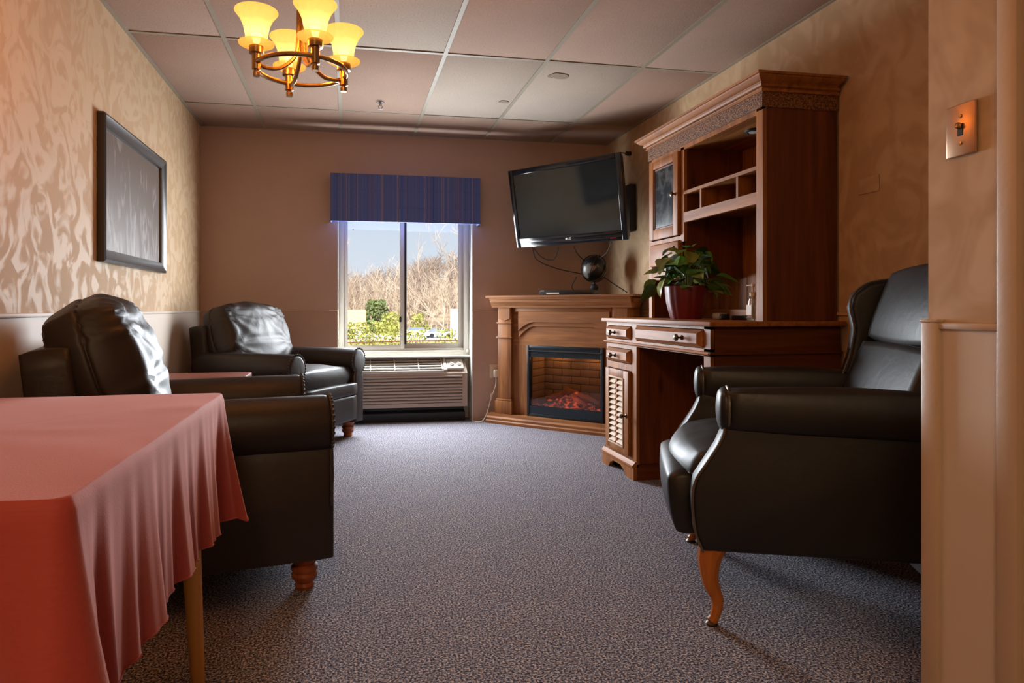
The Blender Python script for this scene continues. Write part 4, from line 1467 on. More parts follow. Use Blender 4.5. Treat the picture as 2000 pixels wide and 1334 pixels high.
def back_cushion_fn(p, u):
    """pleats and slump of a stuffed back cushion (local x forward, y across, z up)"""
    x, y, z = u
    edge = max(abs(y), abs(z))
    q = 0.0
    for (cy, cz, amp, fr) in ((0.95, 0.75, 0.020, 11), (-0.95, 0.75, 0.020, 12), (0.95, -0.35, 0.016, 9), (-0.95, -0.35, 0.016, 10), (0.0, 0.95, 0.010, 16)):
        d = math.hypot(y - cy, z - cz)
        an = math.atan2(z - cz, y - cy)
        q += amp * math.exp(-d * 2.0) * math.sin(an * fr)
    q += -0.020 * math.exp(-((z + 0.12) / 0.10) ** 2) * max(0, 1 - (y / 0.8) ** 2)
    seam = 0.010 * math.exp(-(x / 0.06) ** 2) if edge > 0.93 else 0.0
    p = p.copy()
    p.x += 0.65 * q * (1 if x > 0 else -0.4)
    p.y -= math.copysign(seam, y) if abs(y) > 0.93 else 0
    p.z -= seam if z > 0.93 else 0
    p.z += 0.014 * noise.noise(Vector((y * 2.2, x * 1.5, 3.0))) * (1 if z > 0 else 0)
    return p


def make_armchair(label):
    t = thing('club_armchair', label, 'armchair', group='brown leather club armchairs')
    AYC, XF, XB = 0.3775, 0.465, -0.38
    prof = arm_profile()
    for sgn in (1, -1):
        mb = MB()
        sweep_rings(mb, prof, [(XB, 0.020, -0.012), (XB + 0.02, 0.004, -0.010), (XB + 0.1, 0, -0.006), (-0.1, 0, -0.002), (0.2, 0, 0), (XF - 0.03, 0, 0), (XF - 0.012, 0.004, 0), (XF - 0.002, 0.014, 0), (XF, 0.026, 0)])
        mb.v = [(x, sgn * (y) + sgn * AYC, z) for x, y, z in mb.v]
        a = mb.build('arm', M_lea, t, smooth=50)
        pp = [(XF - 0.010, sgn * (AYC + y * 0.98), 0.575 + (z - 0.575) * 0.985 if z > 0.47 else z) for y, z in prof if z > 0.13]
        MB().tube(pp, 0.0052, 6).build('piping', M_stitch, a)
        mb = MB()
        for i, (y, z) in enumerate(prof):
            if z > 0.50 and i % 1 == 0:
                bm = bmesh.new()
                bmesh.ops.create_icosphere(bm, subdivisions=1, radius=0.0075)
                bmesh.ops.translate(bm, vec=(XF - 0.008, sgn * (AYC + y), z), verts=bm.verts)
                mb.bm(bm)
        mb.build('nailheads', plain('nail_bronze', (0.05, 0.045, 0.045), 0.3, metal=0.6), a)['kind'] = 'stuff'
    mb = MB().pillow((0.445, 0, 0.375), (0.09, 0.65, 0.10), (0.35, 0.1, 0.5), 10)
    mb.build('upper_front_band', M_lea, t, smooth=180)
    mb = MB().pillow((0.440, 0, 0.235), (0.09, 0.65, 0.20), (0.30, 0.1, 0.3), 10)
    mb.build('lower_front_band', M_lea, t, smooth=180)

    def seat_fn(p, u):
        p = p.copy()
        p.z += 0.018 * (1 - u.x * u.x) * (1 - u.y * u.y) * (1 if u.z > 0 else 0)
        p.z += 0.006 * noise.noise(Vector((u.x * 3, u.y * 3, 1)))
        return p
    MB().pillow((0.155, 0, 0.475), (0.60, 0.635, 0.15), (0.20, 0.12, 0.45), 14, fn=seat_fn).build('seat_cushion', M_lea, t, smooth=180)
    MB().span(-0.42, 0.41, -0.33, 0.33, 0.125, 0.40).build('seat_deck', M_lea, t)
    # back frame leaning back, rounded top
    Mt = Matrix.Translation((-0.295, 0, 0.13)) @ Matrix.Rotation(-0.13, 4, 'Y')
    MB().pillow((-0.015, 0, 0.37), (0.15, 0.80, 0.74), (0.35, 0.12, 0.12), 12, M=Mt).build('back_frame', M_lea, t, smooth=180)
    Mc = Matrix.Translation((-0.185, 0, 0.50)) @ Matrix.Rotation(-0.30, 4, 'Y')
    bc = MB().pillow((0.0, 0, 0.255), (0.34, 0.74, 0.57), (0.95, 0.46, 0.62), 30, M=Mc, fn=back_cushion_fn).build('back_cushion', M_lea, t, smooth=180)
    for sgn in (1, -1):
        pts = []
        for i in range(21):
            z = -0.86 + 1.72 * i / 20
            zz, yy = z, sgn
            sp = yy * math.sqrt(max(0, 1 - zz * zz / 2))
            yv = (yy * 0.58 + sp * 0.42) * 0.365
            spz = zz * math.sqrt(max(0, 1 - yy * yy / 2))
            zv = (zz * 0.48 + spz * 0.52) * 0.28 + 0.255
            pts.append(Mc @ Vector((0.0, yv - sgn * 0.008, zv)))
        MB().tube(pts, 0.004, 6).build('seam', M_stitch, bc)
    leg = [(0.0, 0.0), (0.030, 0.0), (0.034, 0.012), (0.030, 0.022), (0.042, 0.036), (0.046, 0.050), (0.040, 0.058), (0.046, 0.070), (0.046, 0.078), (0.036, 0.086), (0.050, 0.104), (0.054, 0.122), (0.0, 0.125)]
    for lx in (0.375, -0.37):
        for ly in (0.355, -0.355):
            MB().lathe(leg, (lx, ly, 0), 20).build('leg', M_bun, t)
    return t


def copy_tree(o, parent=None):
    c = o.copy()
    COL.objects.link(c)
    c.parent = parent
    for ch in list(o.children):
        copy_tree(ch, c)
    return c


ch1 = make_armchair('brown leather club armchair nearest the red tablecloth, back to the wall')
ch2 = copy_tree(ch1)
ch2['label'] = 'brown leather club armchair in the corner beside the window'
R1 = math.radians(11)
ch1.location = (-0.147 - 0.375 * math.cos(R1) - 0.355 * math.sin(R1), 2.356 - 0.375 * math.sin(R1) + 0.355 * math.cos(R1), 0)
ch1.rotation_euler = (0, 0, R1)
R2 = math.radians(-33)
ch2.location = (-0.13 - 0.445 * math.cos(R2), 4.74 - 0.445 * math.sin(R2), 0)
ch2.rotation_euler = (0, 0, R2)

# ------------------------------------------------------------------ end table between them
M_red = wood('red_mahogany', S(110, 52, 36), S(150, 80, 58), 'x', 1.0, 0.35, knots=False)
et = thing('end_table', 'low reddish wood end table between the two brown armchairs', 'table', (-0.845, 3.77, 0))
MB().box((0, 0, 0.585), (0.58, 0.54, 0.03), 0.006).build('table_top', M_red, et)
for (a, b, c_, d) in ((0, 0.235, 0.5, 0.02), (0, -0.235, 0.5, 0.02)):
    MB().box((a, b, 0.535), (c_, d, 0.07)).build('apron', M_red, et)
for a in (-0.25, 0.25):
    MB().box((a, 0, 0.535), (0.02, 0.45, 0.07)).build('apron', M_red, et)
for sx in (-1, 1):
    for sy in (-1, 1):
        MB().box((sx * 0.25, sy * 0.235, 0.285), (0.045, 0.045, 0.57), 0.004).build('leg', M_red, et)
MB().box((0, 0, 0.16), (0.47, 0.44, 0.02), 0.004).build('lower_shelf', M_red, et)

# ------------------------------------------------------------------ framed board on the left wall
pf = thing('framed_board', 'dark framed smudged chalkboard hanging on the wallpapered wall', 'chalkboard', (XL, 3.885, 1.552))
PWd, PHt = 1.07, 0.71
M_frame = plain('dark_frame', (0.035, 0.028, 0.025), 0.32, bump=0.15, bscale=50)
vs, fs = [], []
prof = [(0.0, 0.002), (0.0, 0.034), (0.012, 0.040), (0.050, 0.026), (0.060, 0.024), (0.064, 0.012), (0.064, 0.002)]
for (i_, d_) in prof:
    hw, hh = PWd / 2 - i_, PHt / 2 - i_
    vs += [(d_, -hw, -hh), (d_, hw, -hh), (d_, hw, hh), (d_, -hw, hh)]
for i in range(len(prof) - 1):
    for j in range(4):
        fs.append([i * 4 + j, i * 4 + (j + 1) % 4, (i + 1) * 4 + (j + 1) % 4, (i + 1) * 4 + j])
MB().add(vs, fs).build('frame', M_frame, pf, smooth=20)
m, N, L, B = new_mat('chalk_board')
tc = N.new('ShaderNodeTexCoord')
mp = N.new('ShaderNodeMapping')
mp.inputs['Scale'].default_value = (1, 5.5, 1.6)
L.new(tc.outputs['Object'], mp.inputs['Vector'])
n1 = N.new('ShaderNodeTexNoise')
n1.inputs['Scale'].default_value = 2.2; n1.inputs['Detail'].default_value = 6; n1.inputs['Distortion'].default_value = 1.4
L.new(mp.outputs[0], n1.inputs['Vector'])
sp = N.new('ShaderNodeSeparateXYZ')
L.new(tc.outputs['Object'], sp.inputs[0])
mr = N.new('ShaderNodeMapRange')
mr.inputs['From Min'].default_value = 0.25; mr.inputs['From Max'].default_value = -0.32
mr.inputs['To Min'].default_value = -0.12; mr.inputs['To Max'].default_value = 0.12
L.new(sp.outputs['Z'], mr.inputs['Value'])
ad = N.new('ShaderNodeMath')
L.new(n1.outputs['Fac'], ad.inputs[0]); L.new(mr.outputs[0], ad.inputs[1])
rp = N.new('ShaderNodeValToRGB')
e = rp.color_ramp.elements
e[0].position = 0.50; e[0].color = (0.120, 0.080, 0.058, 1)
e[1].position = 0.74; e[1].color = (0.34, 0.31, 0.30, 1)
L.new(ad.outputs[0], rp.inputs[0]); L.new(rp.outputs[0], B.inputs['Base Color'])
B.inputs['Roughness'].default_value = 0.5
B.inputs['Specular IOR Level'].default_value = 0.3
MB().span(0.004, 0.010, -PWd / 2 + 0.05, PWd / 2 - 0.05, -PHt / 2 + 0.05, PHt / 2 - 0.05).build('board', m, pf)

# ------------------------------------------------------------------ wall plates and sprinkler
sw = thing('light_switch', 'bronze toggle switch plate on the near wall beside the doorway', 'light switch', (XJ, 1.227, 1.3715))
M_plate = plain('brushed_bronze', (0.48, 0.30, 0.19), 0.32, metal=0.9)
MB().box((-0.004, 0, 0), (0.008, 0.072, 0.115), 0.003).build('plate', M_plate, sw)
MB().box((-0.0085, 0, 0), (0.002, 0.012, 0.026)).build('slot', M_blackm, sw)
MB().box((-0.014, 0, 0.004), (0.014, 0.009, 0.012), 0.002, M=Matrix.Rotation(0.3, 4, 'Y')).build('toggle', M_brass, sw)
for z in (-0.030, 0.030):
    MB().lathe([(0, 0), (0.0045, 0), (0.004, 0.002), (0, 0.0025)], seg=12, M=Matrix.Translation((-0.008, 0, z)) @ Matrix.Rotation(-PI / 2, 4, 'Y')).build('screw', M_brass, sw)
bpz = thing('blank_wall_plate', 'blank wallpapered cover plate on the right wall above the recliner', 'wall plate', (XR, 2.552, 1.528))
MB().box((-0.003, 0, 0), (0.006, 0.118, 0.072), 0.002).build('plate', M_wallr, bpz)
for y in (-0.04, 0.04):
    MB().lathe([(0, 0), (0.004, 0), (0, 0.002)], seg=10, M=Matrix.Translation((-0.006, y, 0)) @ Matrix.Rotation(-PI / 2, 4, 'Y')).build('screw', M_trim, bpz)
spk = thing('fire_sprinkler', 'small metal fire sprinkler head hanging from the ceiling board', 'sprinkler', (0.233, 4.72, ZC))
mb = MB().lathe([(0.030, 0.0), (0.028, -0.004), (0.010, -0.006), (0.010, -0.020), (0.006, -0.024)], seg=16)
mb.build('escutcheon', M_steel, spk)
for sx in (-1, 1):
    MB().tube([(sx * 0.007, 0, -0.018), (sx * 0.014, 0, -0.032), (sx * 0.004, 0, -0.048)], 0.0028, 6).build('frame_arm', M_steel, spk)
mb = MB().lathe([(0, -0.048), (0.018, -0.049), (0.018, -0.052), (0, -0.053)], seg=14)
mb.build('deflector', M_steel, spk)

# ------------------------------------------------------------------ chandelier
CHX, CHY, CHZ = -0.151, 2.265, 1.775
m, N, L, B = new_mat('amber_glass')
N.remove(B)
tc = N.new('ShaderNodeTexCoord')
no = N.new('ShaderNodeTexNoise'); no.inputs['Scale'].default_value = 22; no.inputs['Detail'].default_value = 4; no.inputs['Distortion'].default_value = 1.5
L.new(tc.outputs['Object'], no.inputs['Vector'])
rp = N.new('ShaderNodeValToRGB')
rp.color_ramp.elements[0].position = 0.3; rp.color_ramp.elements[0].color = (0.88, 0.80, 0.72, 1)
rp.color_ramp.elements[1].position = 0.6; rp.color_ramp.elements[1].color = (1.0, 1.0, 1.0, 1)
L.new(no.outputs['Fac'], rp.inputs[0])
em = N.new('ShaderNodeEmission'); em.inputs['Strength'].default_value = 1.45
sz_ = N.new('ShaderNodeSeparateXYZ'); L.new(tc.outputs['Object'], sz_.inputs[0])
r3 = N.new('ShaderNodeValToRGB')
e = r3.color_ramp.elements
e[0].position = 0.0; e[0].color = (0.85, 0.33, 0.055, 1)
e[1].position = 1.0; e[1].color = (1.10, 0.56, 0.12, 1)
for p_, c_ in ((0.10, (0.95, 0.40, 0.08, 1)), (0.13, (1.3, 0.74, 0.20, 1)), (0.38, (2.0, 1.25, 0.40, 1)), (0.70, (1.25, 0.68, 0.17, 1))):
    q = e.new(p_); q.color = c_
mz = N.new('ShaderNodeMapRange'); mz.inputs['From Min'].default_value = 0.05; mz.inputs['From Max'].default_value = 0.165
L.new(sz_.outputs['Z'], mz.inputs['Value']); L.new(mz.outputs[0], r3.inputs[0])
mq = N.new('ShaderNodeMix'); mq.data_type = 'RGBA'; mq.blend_type = 'MULTIPLY'; mq.inputs['Factor'].default_value = 0.6
L.new(r3.outputs[0], mq.inputs['A']); L.new(rp.outputs[0], mq.inputs['B'])
L.new(mq.outputs['Result'], em.inputs['Color'])
tp_ = N.new('ShaderNodeBsdfTransparent'); tp_.inputs['Color'].default_value = (1.0, 0.74, 0.38, 1)
mx = N.new('ShaderNodeMixShader'); mx.inputs[0].default_value = 0.50
L.new(em.outputs[0], mx.inputs[1]); L.new(tp_.outputs[0], mx.inputs[2])
L.new(mx.outputs[0], N['Material Output'].inputs[0])
M_amber = m
M_bulb = emit('hot_bulb', (1.0, 0.85, 0.50), 2.5)
cl = thing('chandelier', 'brass ring chandelier with four amber glass bell shades', 'chandelier', (CHX, CHY, CHZ))
CR = 0.148
MB().tube([(CR * math.cos(a), CR * math.sin(a), 0) for a in [2 * PI * i / 56 for i in range(56)]], 0.0078, 10, closed=True).build('ring', M_brass, cl)
MB().tube([(0, 0, 0.10), (0, 0, ZC - CHZ - 0.03)], 0.009, 10).build('stem', M_brass, cl)
MB().lathe([(0, 0.0), (0.03, 0.004), (0.062, 0.022), (0.065, 0.032), (0, 0.032)], (0, 0, ZC - CHZ - 0.035), 24).build('canopy', M_brass, cl)
ANG0 = -PI / 2 - YAW + 0.257 + math.radians(16)
for k_ in range(4):
    a = ANG0 + k_ * PI / 2
    cxx, cyy = CR * math.cos(a), CR * math.sin(a)
    s = MB().lathe([(0, -0.046), (0.0105, -0.046), (0.0115, -0.040), (0.0115, -0.032), (0.008, -0.030), (0.008, -0.026), (0.0145, -0.024), (0.0145, 0.026),
                    (0.024, 0.028), (0.024, 0.050), (0, 0.050)], (cxx, cyy, 0), 20).build('socket', M_brass, cl)
    sh = MB().lathe([(0.020, 0.052), (0.040, 0.050), (0.056, 0.058), (0.057, 0.062), (0.050, 0.064), (0.036, 0.066), (0.034, 0.070),
                     (0.036, 0.090), (0.042, 0.118), (0.053, 0.142), (0.069, 0.163), (0.068, 0.166), (0.051, 0.146), (0.039, 0.118), (0.033, 0.09)], (0, 0, 0), 32).build('lamp_shade', M_amber, cl, smooth=60)
    sh.location = (cxx, cyy, 0)
    bb = MB().lathe([(0, 0.062), (0.010, 0.064), (0.012, 0.075), (0.019, 0.092), (0.019, 0.102), (0.012, 0.114), (0, 0.118)], (cxx, cyy, 0), 14).build('bulb', M_bulb, cl)
    inner = [(0.010 * math.cos(a), 0.010 * math.sin(a), 0.30), (0.011 * math.cos(a), 0.011 * math.sin(a), 0.12), (0.022 * math.cos(a), 0.022 * math.sin(a), 0.045),
             (0.07 * math.cos(a), 0.07 * math.sin(a), -0.004), (0.115 * math.cos(a), 0.115 * math.sin(a), -0.012), (0.138 * math.cos(a), 0.138 * math.sin(a), -0.006)]
    MB().tube(curve_pts(inner, 25), 0.0068, 8).build('arm', M_brass, cl)
    lb = light('chandelier_lamp', 'POINT', (0, 0, 0), 54.0, (1.0, 0.52, 0.175), shadow_soft_size=0.022)
    lb.parent = cl
    lb.location = (cxx, cyy, 0.100)

# ------------------------------------------------------------------ table with red cloth
TBX0, TBX1, TBY0, TBY1, TZ = -1.050, -0.335, 0.860, 1.865, 0.742
M_tleg = wood('blond_leg', S(206, 150, 78), S(226, 176, 104), 'z', 1.0, 0.4, knots=False)
tbl = thing('dining_table', 'small table with tapered blond wood legs under the red cloth', 'table', ((TBX0 + TBX1) / 2, (TBY0 + TBY1) / 2, 0))
MB().box((0, 0, TZ - 0.014), (TBX1 - TBX0, TBY1 - TBY0, 0.026), 0.006).build('table_top', M_tleg, tbl)
for sx in (-1, 1):
    for sy in (-1, 1):
        hx, hy = (TBX1 - TBX0) / 2 - 0.075, (TBY1 - TBY0) / 2 - 0.09
        MB().tube([(sx * hx, sy * hy, TZ - 0.03), (sx * (hx + 0.01), sy * (hy + 0.01), 0.45), (sx * (hx + 0.03), sy * (hy + 0.02), 0.0)], [0.030, 0.026, 0.017], 14).build('leg', M_tleg, tbl)
m, N, L, B = new_mat('red_tablecloth')
tc = N.new('ShaderNodeTexCoord')
mp = N.new('ShaderNodeMapping'); mp.inputs['Scale'].default_value = (1.5, 40, 40)
L.new(tc.outputs['Object'], mp.inputs['Vector'])
no = N.new('ShaderNodeTexNoise'); no.inputs['Scale'].default_value = 6; no.inputs['Detail'].default_value = 4
L.new(mp.outputs[0], no.inputs['Vector'])
mx = N.new('ShaderNodeMix'); mx.data_type = 'RGBA'
mx.inputs['A'].default_value = rgb((0.29, 0.030, 0.021)); mx.inputs['B'].default_value = rgb((0.37, 0.046, 0.033))
L.new(no.outputs['Fac'], mx.inputs['Factor']); L.new(mx.outputs['Result'], B.inputs['Base Color'])
B.inputs['Roughness'].default_value = 0.75
B.inputs['Sheen Weight'].default_value = 0.8
B.inputs['Sheen Roughness'].default_value = 0.4
B.inputs['Sheen Tint'].default_value = (1.0, 0.6, 0.55, 1)
n2 = N.new('ShaderNodeTexNoise'); n2.inputs['Scale'].default_value = 420
L.new(tc.outputs['Object'], n2.inputs['Vector'])
bp = N.new('ShaderNodeBump'); bp.inputs['Strength'].default_value = 0.25; bp.inputs['Distance'].default_value = 0.001
L.new(n2.outputs['Fac'], bp.inputs['Height']); L.new(bp.outputs['Normal'], B.inputs['Normal'])
M_cloth = m
hx, hy = (TBX1 - TBX0) / 2 + 0.004, (TBY1 - TBY0) / 2 + 0.004
# outline of the table edge, walked once round with dense corners
outline = []
CRAD = 0.022


def add_side(p, q, n):
    for i in range(n):
        t = i / n
        outline.append((p[0] + (q[0] - p[0]) * t, p[1] + (q[1] - p[1]) * t))


def add_corner(c, a0, n=14):
    for i in range(n):
        a = a0 + (PI / 2) * i / n
        outline.append((c[0] + CRAD * math.cos(a), c[1] + CRAD * math.sin(a)))


add_side((hx, -hy + CRAD), (hx, hy - CRAD), 80)
add_corner((hx - CRAD, hy - CRAD), 0)
add_side((hx - CRAD, hy), (-hx + CRAD, hy), 50)
add_corner((-hx + CRAD, hy - CRAD), PI / 2)
add_side((-hx, hy - CRAD), (-hx, -hy + CRAD), 50)
add_corner((-hx + CRAD, -hy + CRAD), PI)
add_side((-hx + CRAD, -hy), (hx - CRAD, -hy), 60)
add_corner((hx - CRAD, -hy + CRAD), 1.5 * PI)
n = len(outline)
vs, fs = [], []
DROP = 0.315
rows = [(0.0, 0.0)]
NR = 22
for r_ in range(NR + 1):
    for i, (x, y) in enumerate(outline):
        nx_, ny_ = outline[(i + 1) % n][1] - outline[i - 1][1], -(outline[(i + 1) % n][0] - outline[i - 1][0])
        l_ = math.hypot(nx_, ny_) or 1
        nx_, ny_ = nx_ / l_, ny_ / l_
        t = r_ / NR
        ex, ey = max(0, abs(x) - (hx - 0.16)) / 0.16, max(0, abs(y) - (hy - 0.16)) / 0.16
        cor = min(1.0, ex) * min(1.0, ey)                     # 1 at a corner
        near_c = max(min(1.0, ex * 1.0) if abs(abs(y) - hy) < 0.03 else 0, min(1.0, ey) if abs(abs(x) - hx) < 0.03 else 0)
        s_ = y if abs(abs(x) - hx) < 0.025 else x
        fold = 0.009 * math.sin(s_ * 27 + 0.6) + 0.006 * math.sin(s_ * 61 + 1.3 * x) + 0.004 * math.sin(s_ * 113 + 2)
        tt = t ** 1.25
        flare = 0.012 + 0.034 * near_c ** 3 + 0.014 * near_c
        dip = -0.030 * near_c ** 4 * math.cos(0)                   # corner hangs lower
        dip += 0.020 * math.sin(s_ * 5.0 + 2.0) * (1 - near_c)
        out = (0.004 if t > 0 else 0.0) + flare * tt + (fold * (1 - 0.5 * near_c) * tt if t > 0 else 0)
        # pinch just beside the corner so the drape folds under
        pin = math.exp(-((near_c - 0.45) / 0.16) ** 2)
        out -= 0.034 * pin * tt
        rd = 0.010 * (1 - math.cos(min(1, t * 9) * PI / 2))
        z = TZ + 0.004 - t * (DROP - dip) - 0.0
        vs.append((x + nx_ * out, y + ny_ * out, z if r_ else TZ + 0.003))
for r_ in range(NR):
    for i in range(n):
        i2 = (i + 1) % n
        fs.append([r_ * n + i, r_ * n + i2, (r_ + 1) * n + i2, (r_ + 1) * n + i])
mb = MB().add(vs, fs)
# top: concentric rings so the edge is soft and the surface slightly uneven
base = len(mb.v)
rings = [0.995, 0.985, 0.96, 0.9, 0.8, 0.65, 0.45, 0.2]
for k in rings:
    for (x, y) in outline:
        px, py = x * k, y * k
        z = TZ + 0.005 + 0.0018 * noise.noise(Vector((px * 5, py * 9, 0)))
        mb.v.append((px, py, z))
prev = 0
for q in range(len(rings)):
    b0 = base + q * n
    for i in range(n):
        i2 = (i + 1) % n
        mb.f.append([prev + i, b0 + i, b0 + i2, prev + i2])
    prev = b0
mb.v.append((0, 0, TZ + 0.005))
c_ = len(mb.v) - 1
for i in range(n):
    mb.f.append([prev + i, c_, prev + (i + 1) % n])
cloth = mb.build('tablecloth', M_cloth, smooth=180)
cloth.location = ((TBX0 + TBX1) / 2, (TBY0 + TBY1) / 2, 0)
prop(cloth, 'terracotta red cloth draped in folds over the table in the foreground', 'tablecloth')
# stitched hem is a part of the cloth
hem = MB().tube([vs[(NR - 0) * n + i] for i in range(n)], 0.0022, 5, closed=True).build('hem', M_cloth, cloth)

# ------------------------------------------------------------------ wing recliner
M_rec = leather('black_leather', (0.010, 0.0085, 0.008), 0.42, bump=0.16)
M_welt = plain('recliner_welt', (0.10, 0.085, 0.075), 0.3)
rec = thing('wing_recliner', 'black leather wingback recliner with curved wooden front legs', 'recliner', (1.589, 2.036, 0), math.radians(155.5))
YW = 0.365                        # half width to the middle of an arm panel
side_prof = [(-0.40, 0.255), (0.395, 0.235), (0.418, 0.30), (0.425, 0.40), (0.415, 0.455), (0.385, 0.505), (0.352, 0.560), (0.335, 0.600), (0.332, 0.64), (-0.40, 0.66)]
for sgn in (1, -1):
    bm = bmesh.new()
    vv = [bm.verts.new((x, -0.045, z)) for x, z in side_prof]
    f_ = bm.faces.new(vv)
    ext = bmesh.ops.extrude_face_region(bm, geom=[f_])
    bmesh.ops.translate(bm, vec=(0, 0.09, 0), verts=[v for v in ext['geom'] if isinstance(v, bmesh.types.BMVert)])
    bmesh.ops.recalc_face_normals(bm, faces=bm.faces)
    bmesh.ops.bevel(bm, geom=[e_ for e_ in bm.edges if len(e_.link_faces) == 2 and e_.calc_face_angle(0) > 0.9], offset=0.016, segments=3, profile=0.5, affect='EDGES')
    mb = MB().bm(bm)
    mb.v = [(x, sgn * (y + YW), z) for x, y, z in mb.v]
    sd = mb.build('side_panel', M_rec, rec, smooth=50)
    pp = [(x - 0.004, sgn * (YW + 0.043), z) for x, z in side_prof[1:9]]
    MB().tube(curve_pts(pp, 40), 0.0042, 6).build('welt', M_welt, sd)
    # padded arm with rounded front lobe
    def arm_fn(p, u):
        p = p.copy()
        k = max(0.0, (u.x - 0.82) / 0.18)
        p.y *= 1.0
        p.z += -0.010 * max(0, -u.x) - 0.018 * (u.x < -0.5) * 0
        return p
    mb = MB().pillow((-0.03, 0, 0.668), (0.72, 0.135, 0.150), (0.05, 0.75, 0.62), 16, fn=arm_fn)
    mb.v = [(x, sgn * (y + YW + 0.004), z) for x, y, z in mb.v]
    am = mb.build('arm', M_rec, rec, smooth=180)
    pts = [(0.318, sgn * (YW + 0.004 + 0.060 * math.cos(a)), 0.668 + 0.069 * math.sin(a)) for a in [-0.9 + (PI + 1.8) * i / 24 for i in range(25)]]
    MB().tube(pts, 0.0042, 6).build('welt', M_welt, am)
    mb = MB().pillow((0.325, sgn * (YW + 0.004), 0.668), (0.050, 0.118, 0.136), (0.9, 0.8, 0.8), 10)
    mb.build('arm_front', M_rec, am, smooth=180)
    # wing beside the head
    wp = [(-0.46, 0.62), (-0.135, 0.64), (-0.120, 0.70), (-0.150, 0.80), (-0.165, 0.90), (-0.150, 0.98), (-0.165, 1.035), (-0.215, 1.075), (-0.30, 1.090), (-0.52, 1.085)]
    bm = bmesh.new()
    vv = [bm.verts.new((x, -0.035, z)) for x, z in wp]
    f_ = bm.faces.new(vv)
    ext = bmesh.ops.extrude_face_region(bm, geom=[f_])
    bmesh.ops.translate(bm, vec=(0, 0.07, 0), verts=[v for v in ext['geom'] if isinstance(v, bmesh.types.BMVert)])
    bmesh.ops.recalc_face_normals(bm, faces=bm.faces)
    bmesh.ops.bevel(bm, geom=[e_ for e_ in bm.edges if len(e_.link_faces) == 2 and e_.calc_face_angle(0) > 0.9], offset=0.020, segments=3, profile=0.5, affect='EDGES')
    mb = MB().bm(bm)
    mb.v = [(x - 0.075 - 0.055 * (sgn > 0), sgn * (y + YW - 0.01), z) for x, y, z in mb.v]
    wg = mb.build('wing', M_rec, rec, smooth=50)
    pp = [(x - 0.073 - 0.055 * (sgn > 0), sgn * (YW - 0.045), z) for x, z in wp[1:9]]
    MB().tube(curve_pts(pp, 36), 0.0042, 6).build('welt', M_welt, wg)


def seat_fn2(p, u):
    p = p.copy()
    if u.x > 0: p.z -= 0.03 * u.x * u.x * (1 if u.z > 0 else 0.3)
    p.z += 0.012 * (1 - u.y * u.y) * (1 if u.z > 0 else 0)
    p.z += 0.006 * noise.noise(Vector((u.x * 3, u.y * 4, 5)))
    return p


MB().pillow((0.10, 0, 0.465), (0.74, 0.635, 0.19), (0.55, 0.12, 0.5), 18, fn=seat_fn2).build('seat_cushion', M_rec, rec, smooth=180)
MB().span(-0.40, 0.34, -0.33, 0.33, 0.26, 0.40).build('seat_base', M_rec, rec)
Mf = Matrix.Translation((0.432, 0, 0.345)) @ Matrix.Rotation(0.14, 4, 'Y')
MB().pillow((0, 0, 0), (0.13, 0.60, 0.245), (0.85, 0.14, 0.70), 14, M=Mf).build('footrest', M_rec, rec, smooth=180)
MB().tube([(0.40, 0.2, 0.30), (0.47, 0.2, 0.33)], 0.008, 6).build('footrest_link', M_steel, rec)
MB().tube([(0.40, -0.2, 0.30), (0.47, -0.2, 0.33)], 0.008, 6).build('footrest_link', M_steel, rec)
Mb = Matrix.Translation((-0.235, 0, 0.50)) @ Matrix.Rotation(-0.33, 4, 'Y')
MB().pillow((0.0, 0, 0.16), (0.22, 0.615, 0.40), (0.40, 0.14, 0.25), 16, M=Mb).build('lower_back_cushion', M_rec, rec, smooth=180)
MB().pillow((-0.015, 0, 0.490), (0.25, 0.625, 0.34), (0.55, 0.14, 0.62), 18, M=Mb).build('headrest_cushion', M_rec, rec, smooth=180)
MB().pillow((-0.12, 0, 0.28), (0.12, 0.70, 0.72), (0.3, 0.1, 0.15), 10, M=Mb).build('back_shell', M_rec, rec, smooth=180)
M_cab = wood('amber_leg', S(150, 82, 26), S(190, 116, 48), 'z', 1.0, 0.3, knots=False)
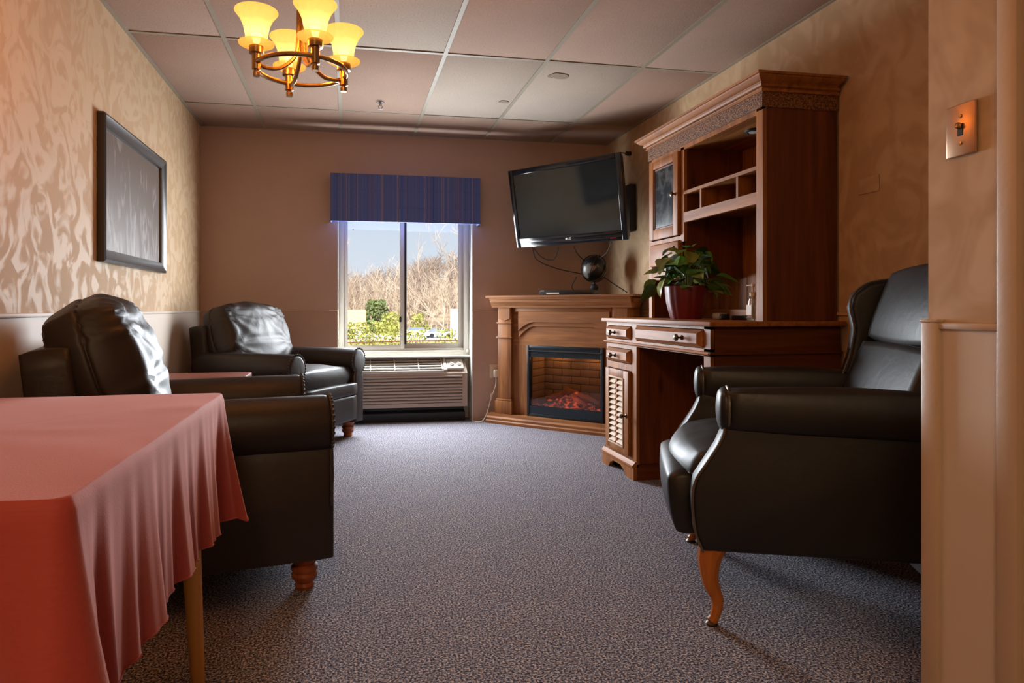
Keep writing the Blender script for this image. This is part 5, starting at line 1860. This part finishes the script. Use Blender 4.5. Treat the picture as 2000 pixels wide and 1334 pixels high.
for sgn in (1, -1):
    pts = curve_pts([(0.350, sgn * 0.360, 0.262), (0.368, sgn * 0.366, 0.205), (0.366, sgn * 0.368, 0.135), (0.345, sgn * 0.366, 0.075), (0.352, sgn * 0.368, 0.030), (0.362, sgn * 0.370, 0.012)], 24)
    rr = [0.046, 0.044, 0.041, 0.038, 0.036, 0.033, 0.030, 0.027, 0.025, 0.023, 0.021, 0.019, 0.018, 0.017, 0.016, 0.0155, 0.015, 0.015, 0.0155, 0.016, 0.016]
    rr = [rr[min(len(rr) - 1, int(i * (len(rr) - 1) / (len(pts) - 1)))] for i in range(len(pts))]
    lg = MB().tube(pts, rr, 12).build('front_leg', M_cab, rec)
    MB().lathe([(0, 0.0), (0.017, 0.0), (0.019, 0.006), (0.012, 0.014), (0, 0.014)], (0.362, sgn * 0.370, 0), 14).build('glide', M_bronze, lg)
    MB().tube([(-0.34, sgn * 0.33, 0.27), (-0.38, sgn * 0.33, 0.0)], [0.026, 0.017], 10).build('back_leg', M_cab, rec)
pts = [(0.09 * math.cos(a), 0.09 * math.sin(a)) for a in [PI + PI * i / 18 for i in range(19)]]
MB().prism([(x + 0.02, z + 0.27) for x, z in pts], 0.20, 0.215, 'y').build('mechanism_plate', M_blackm, rec)
MB().box((-0.28, 0.0, 0.20), (0.02, 0.60, 0.10)).build('cross_rail', M_steel, rec)

# ------------------------------------------------------------------ added fill light panel, unseen behind the camera, brightens the room
fill_panel = thing('fill_light_panel', 'added fill light panel overhead behind the camera position', 'fill light', (-0.356, -1.2, ZC))
MB().box((0, 0, -0.008), (0.60, 1.2, 0.012), 0.003).build('frame', M_tee, fill_panel)
MB().box((0, 0, -0.016), (0.54, 1.14, 0.004)).build('diffuser', emit('fill_panel_glow', (1.0, 0.80, 0.58), 2.0), fill_panel)
lb = light('fill_lamp', 'AREA', (0, 0, 0), 34, (1.0, 0.64, 0.34), shape='RECTANGLE', size=0.54, size_y=1.14)
lb.parent = fill_panel
lb.location = (0, 0, -0.03)
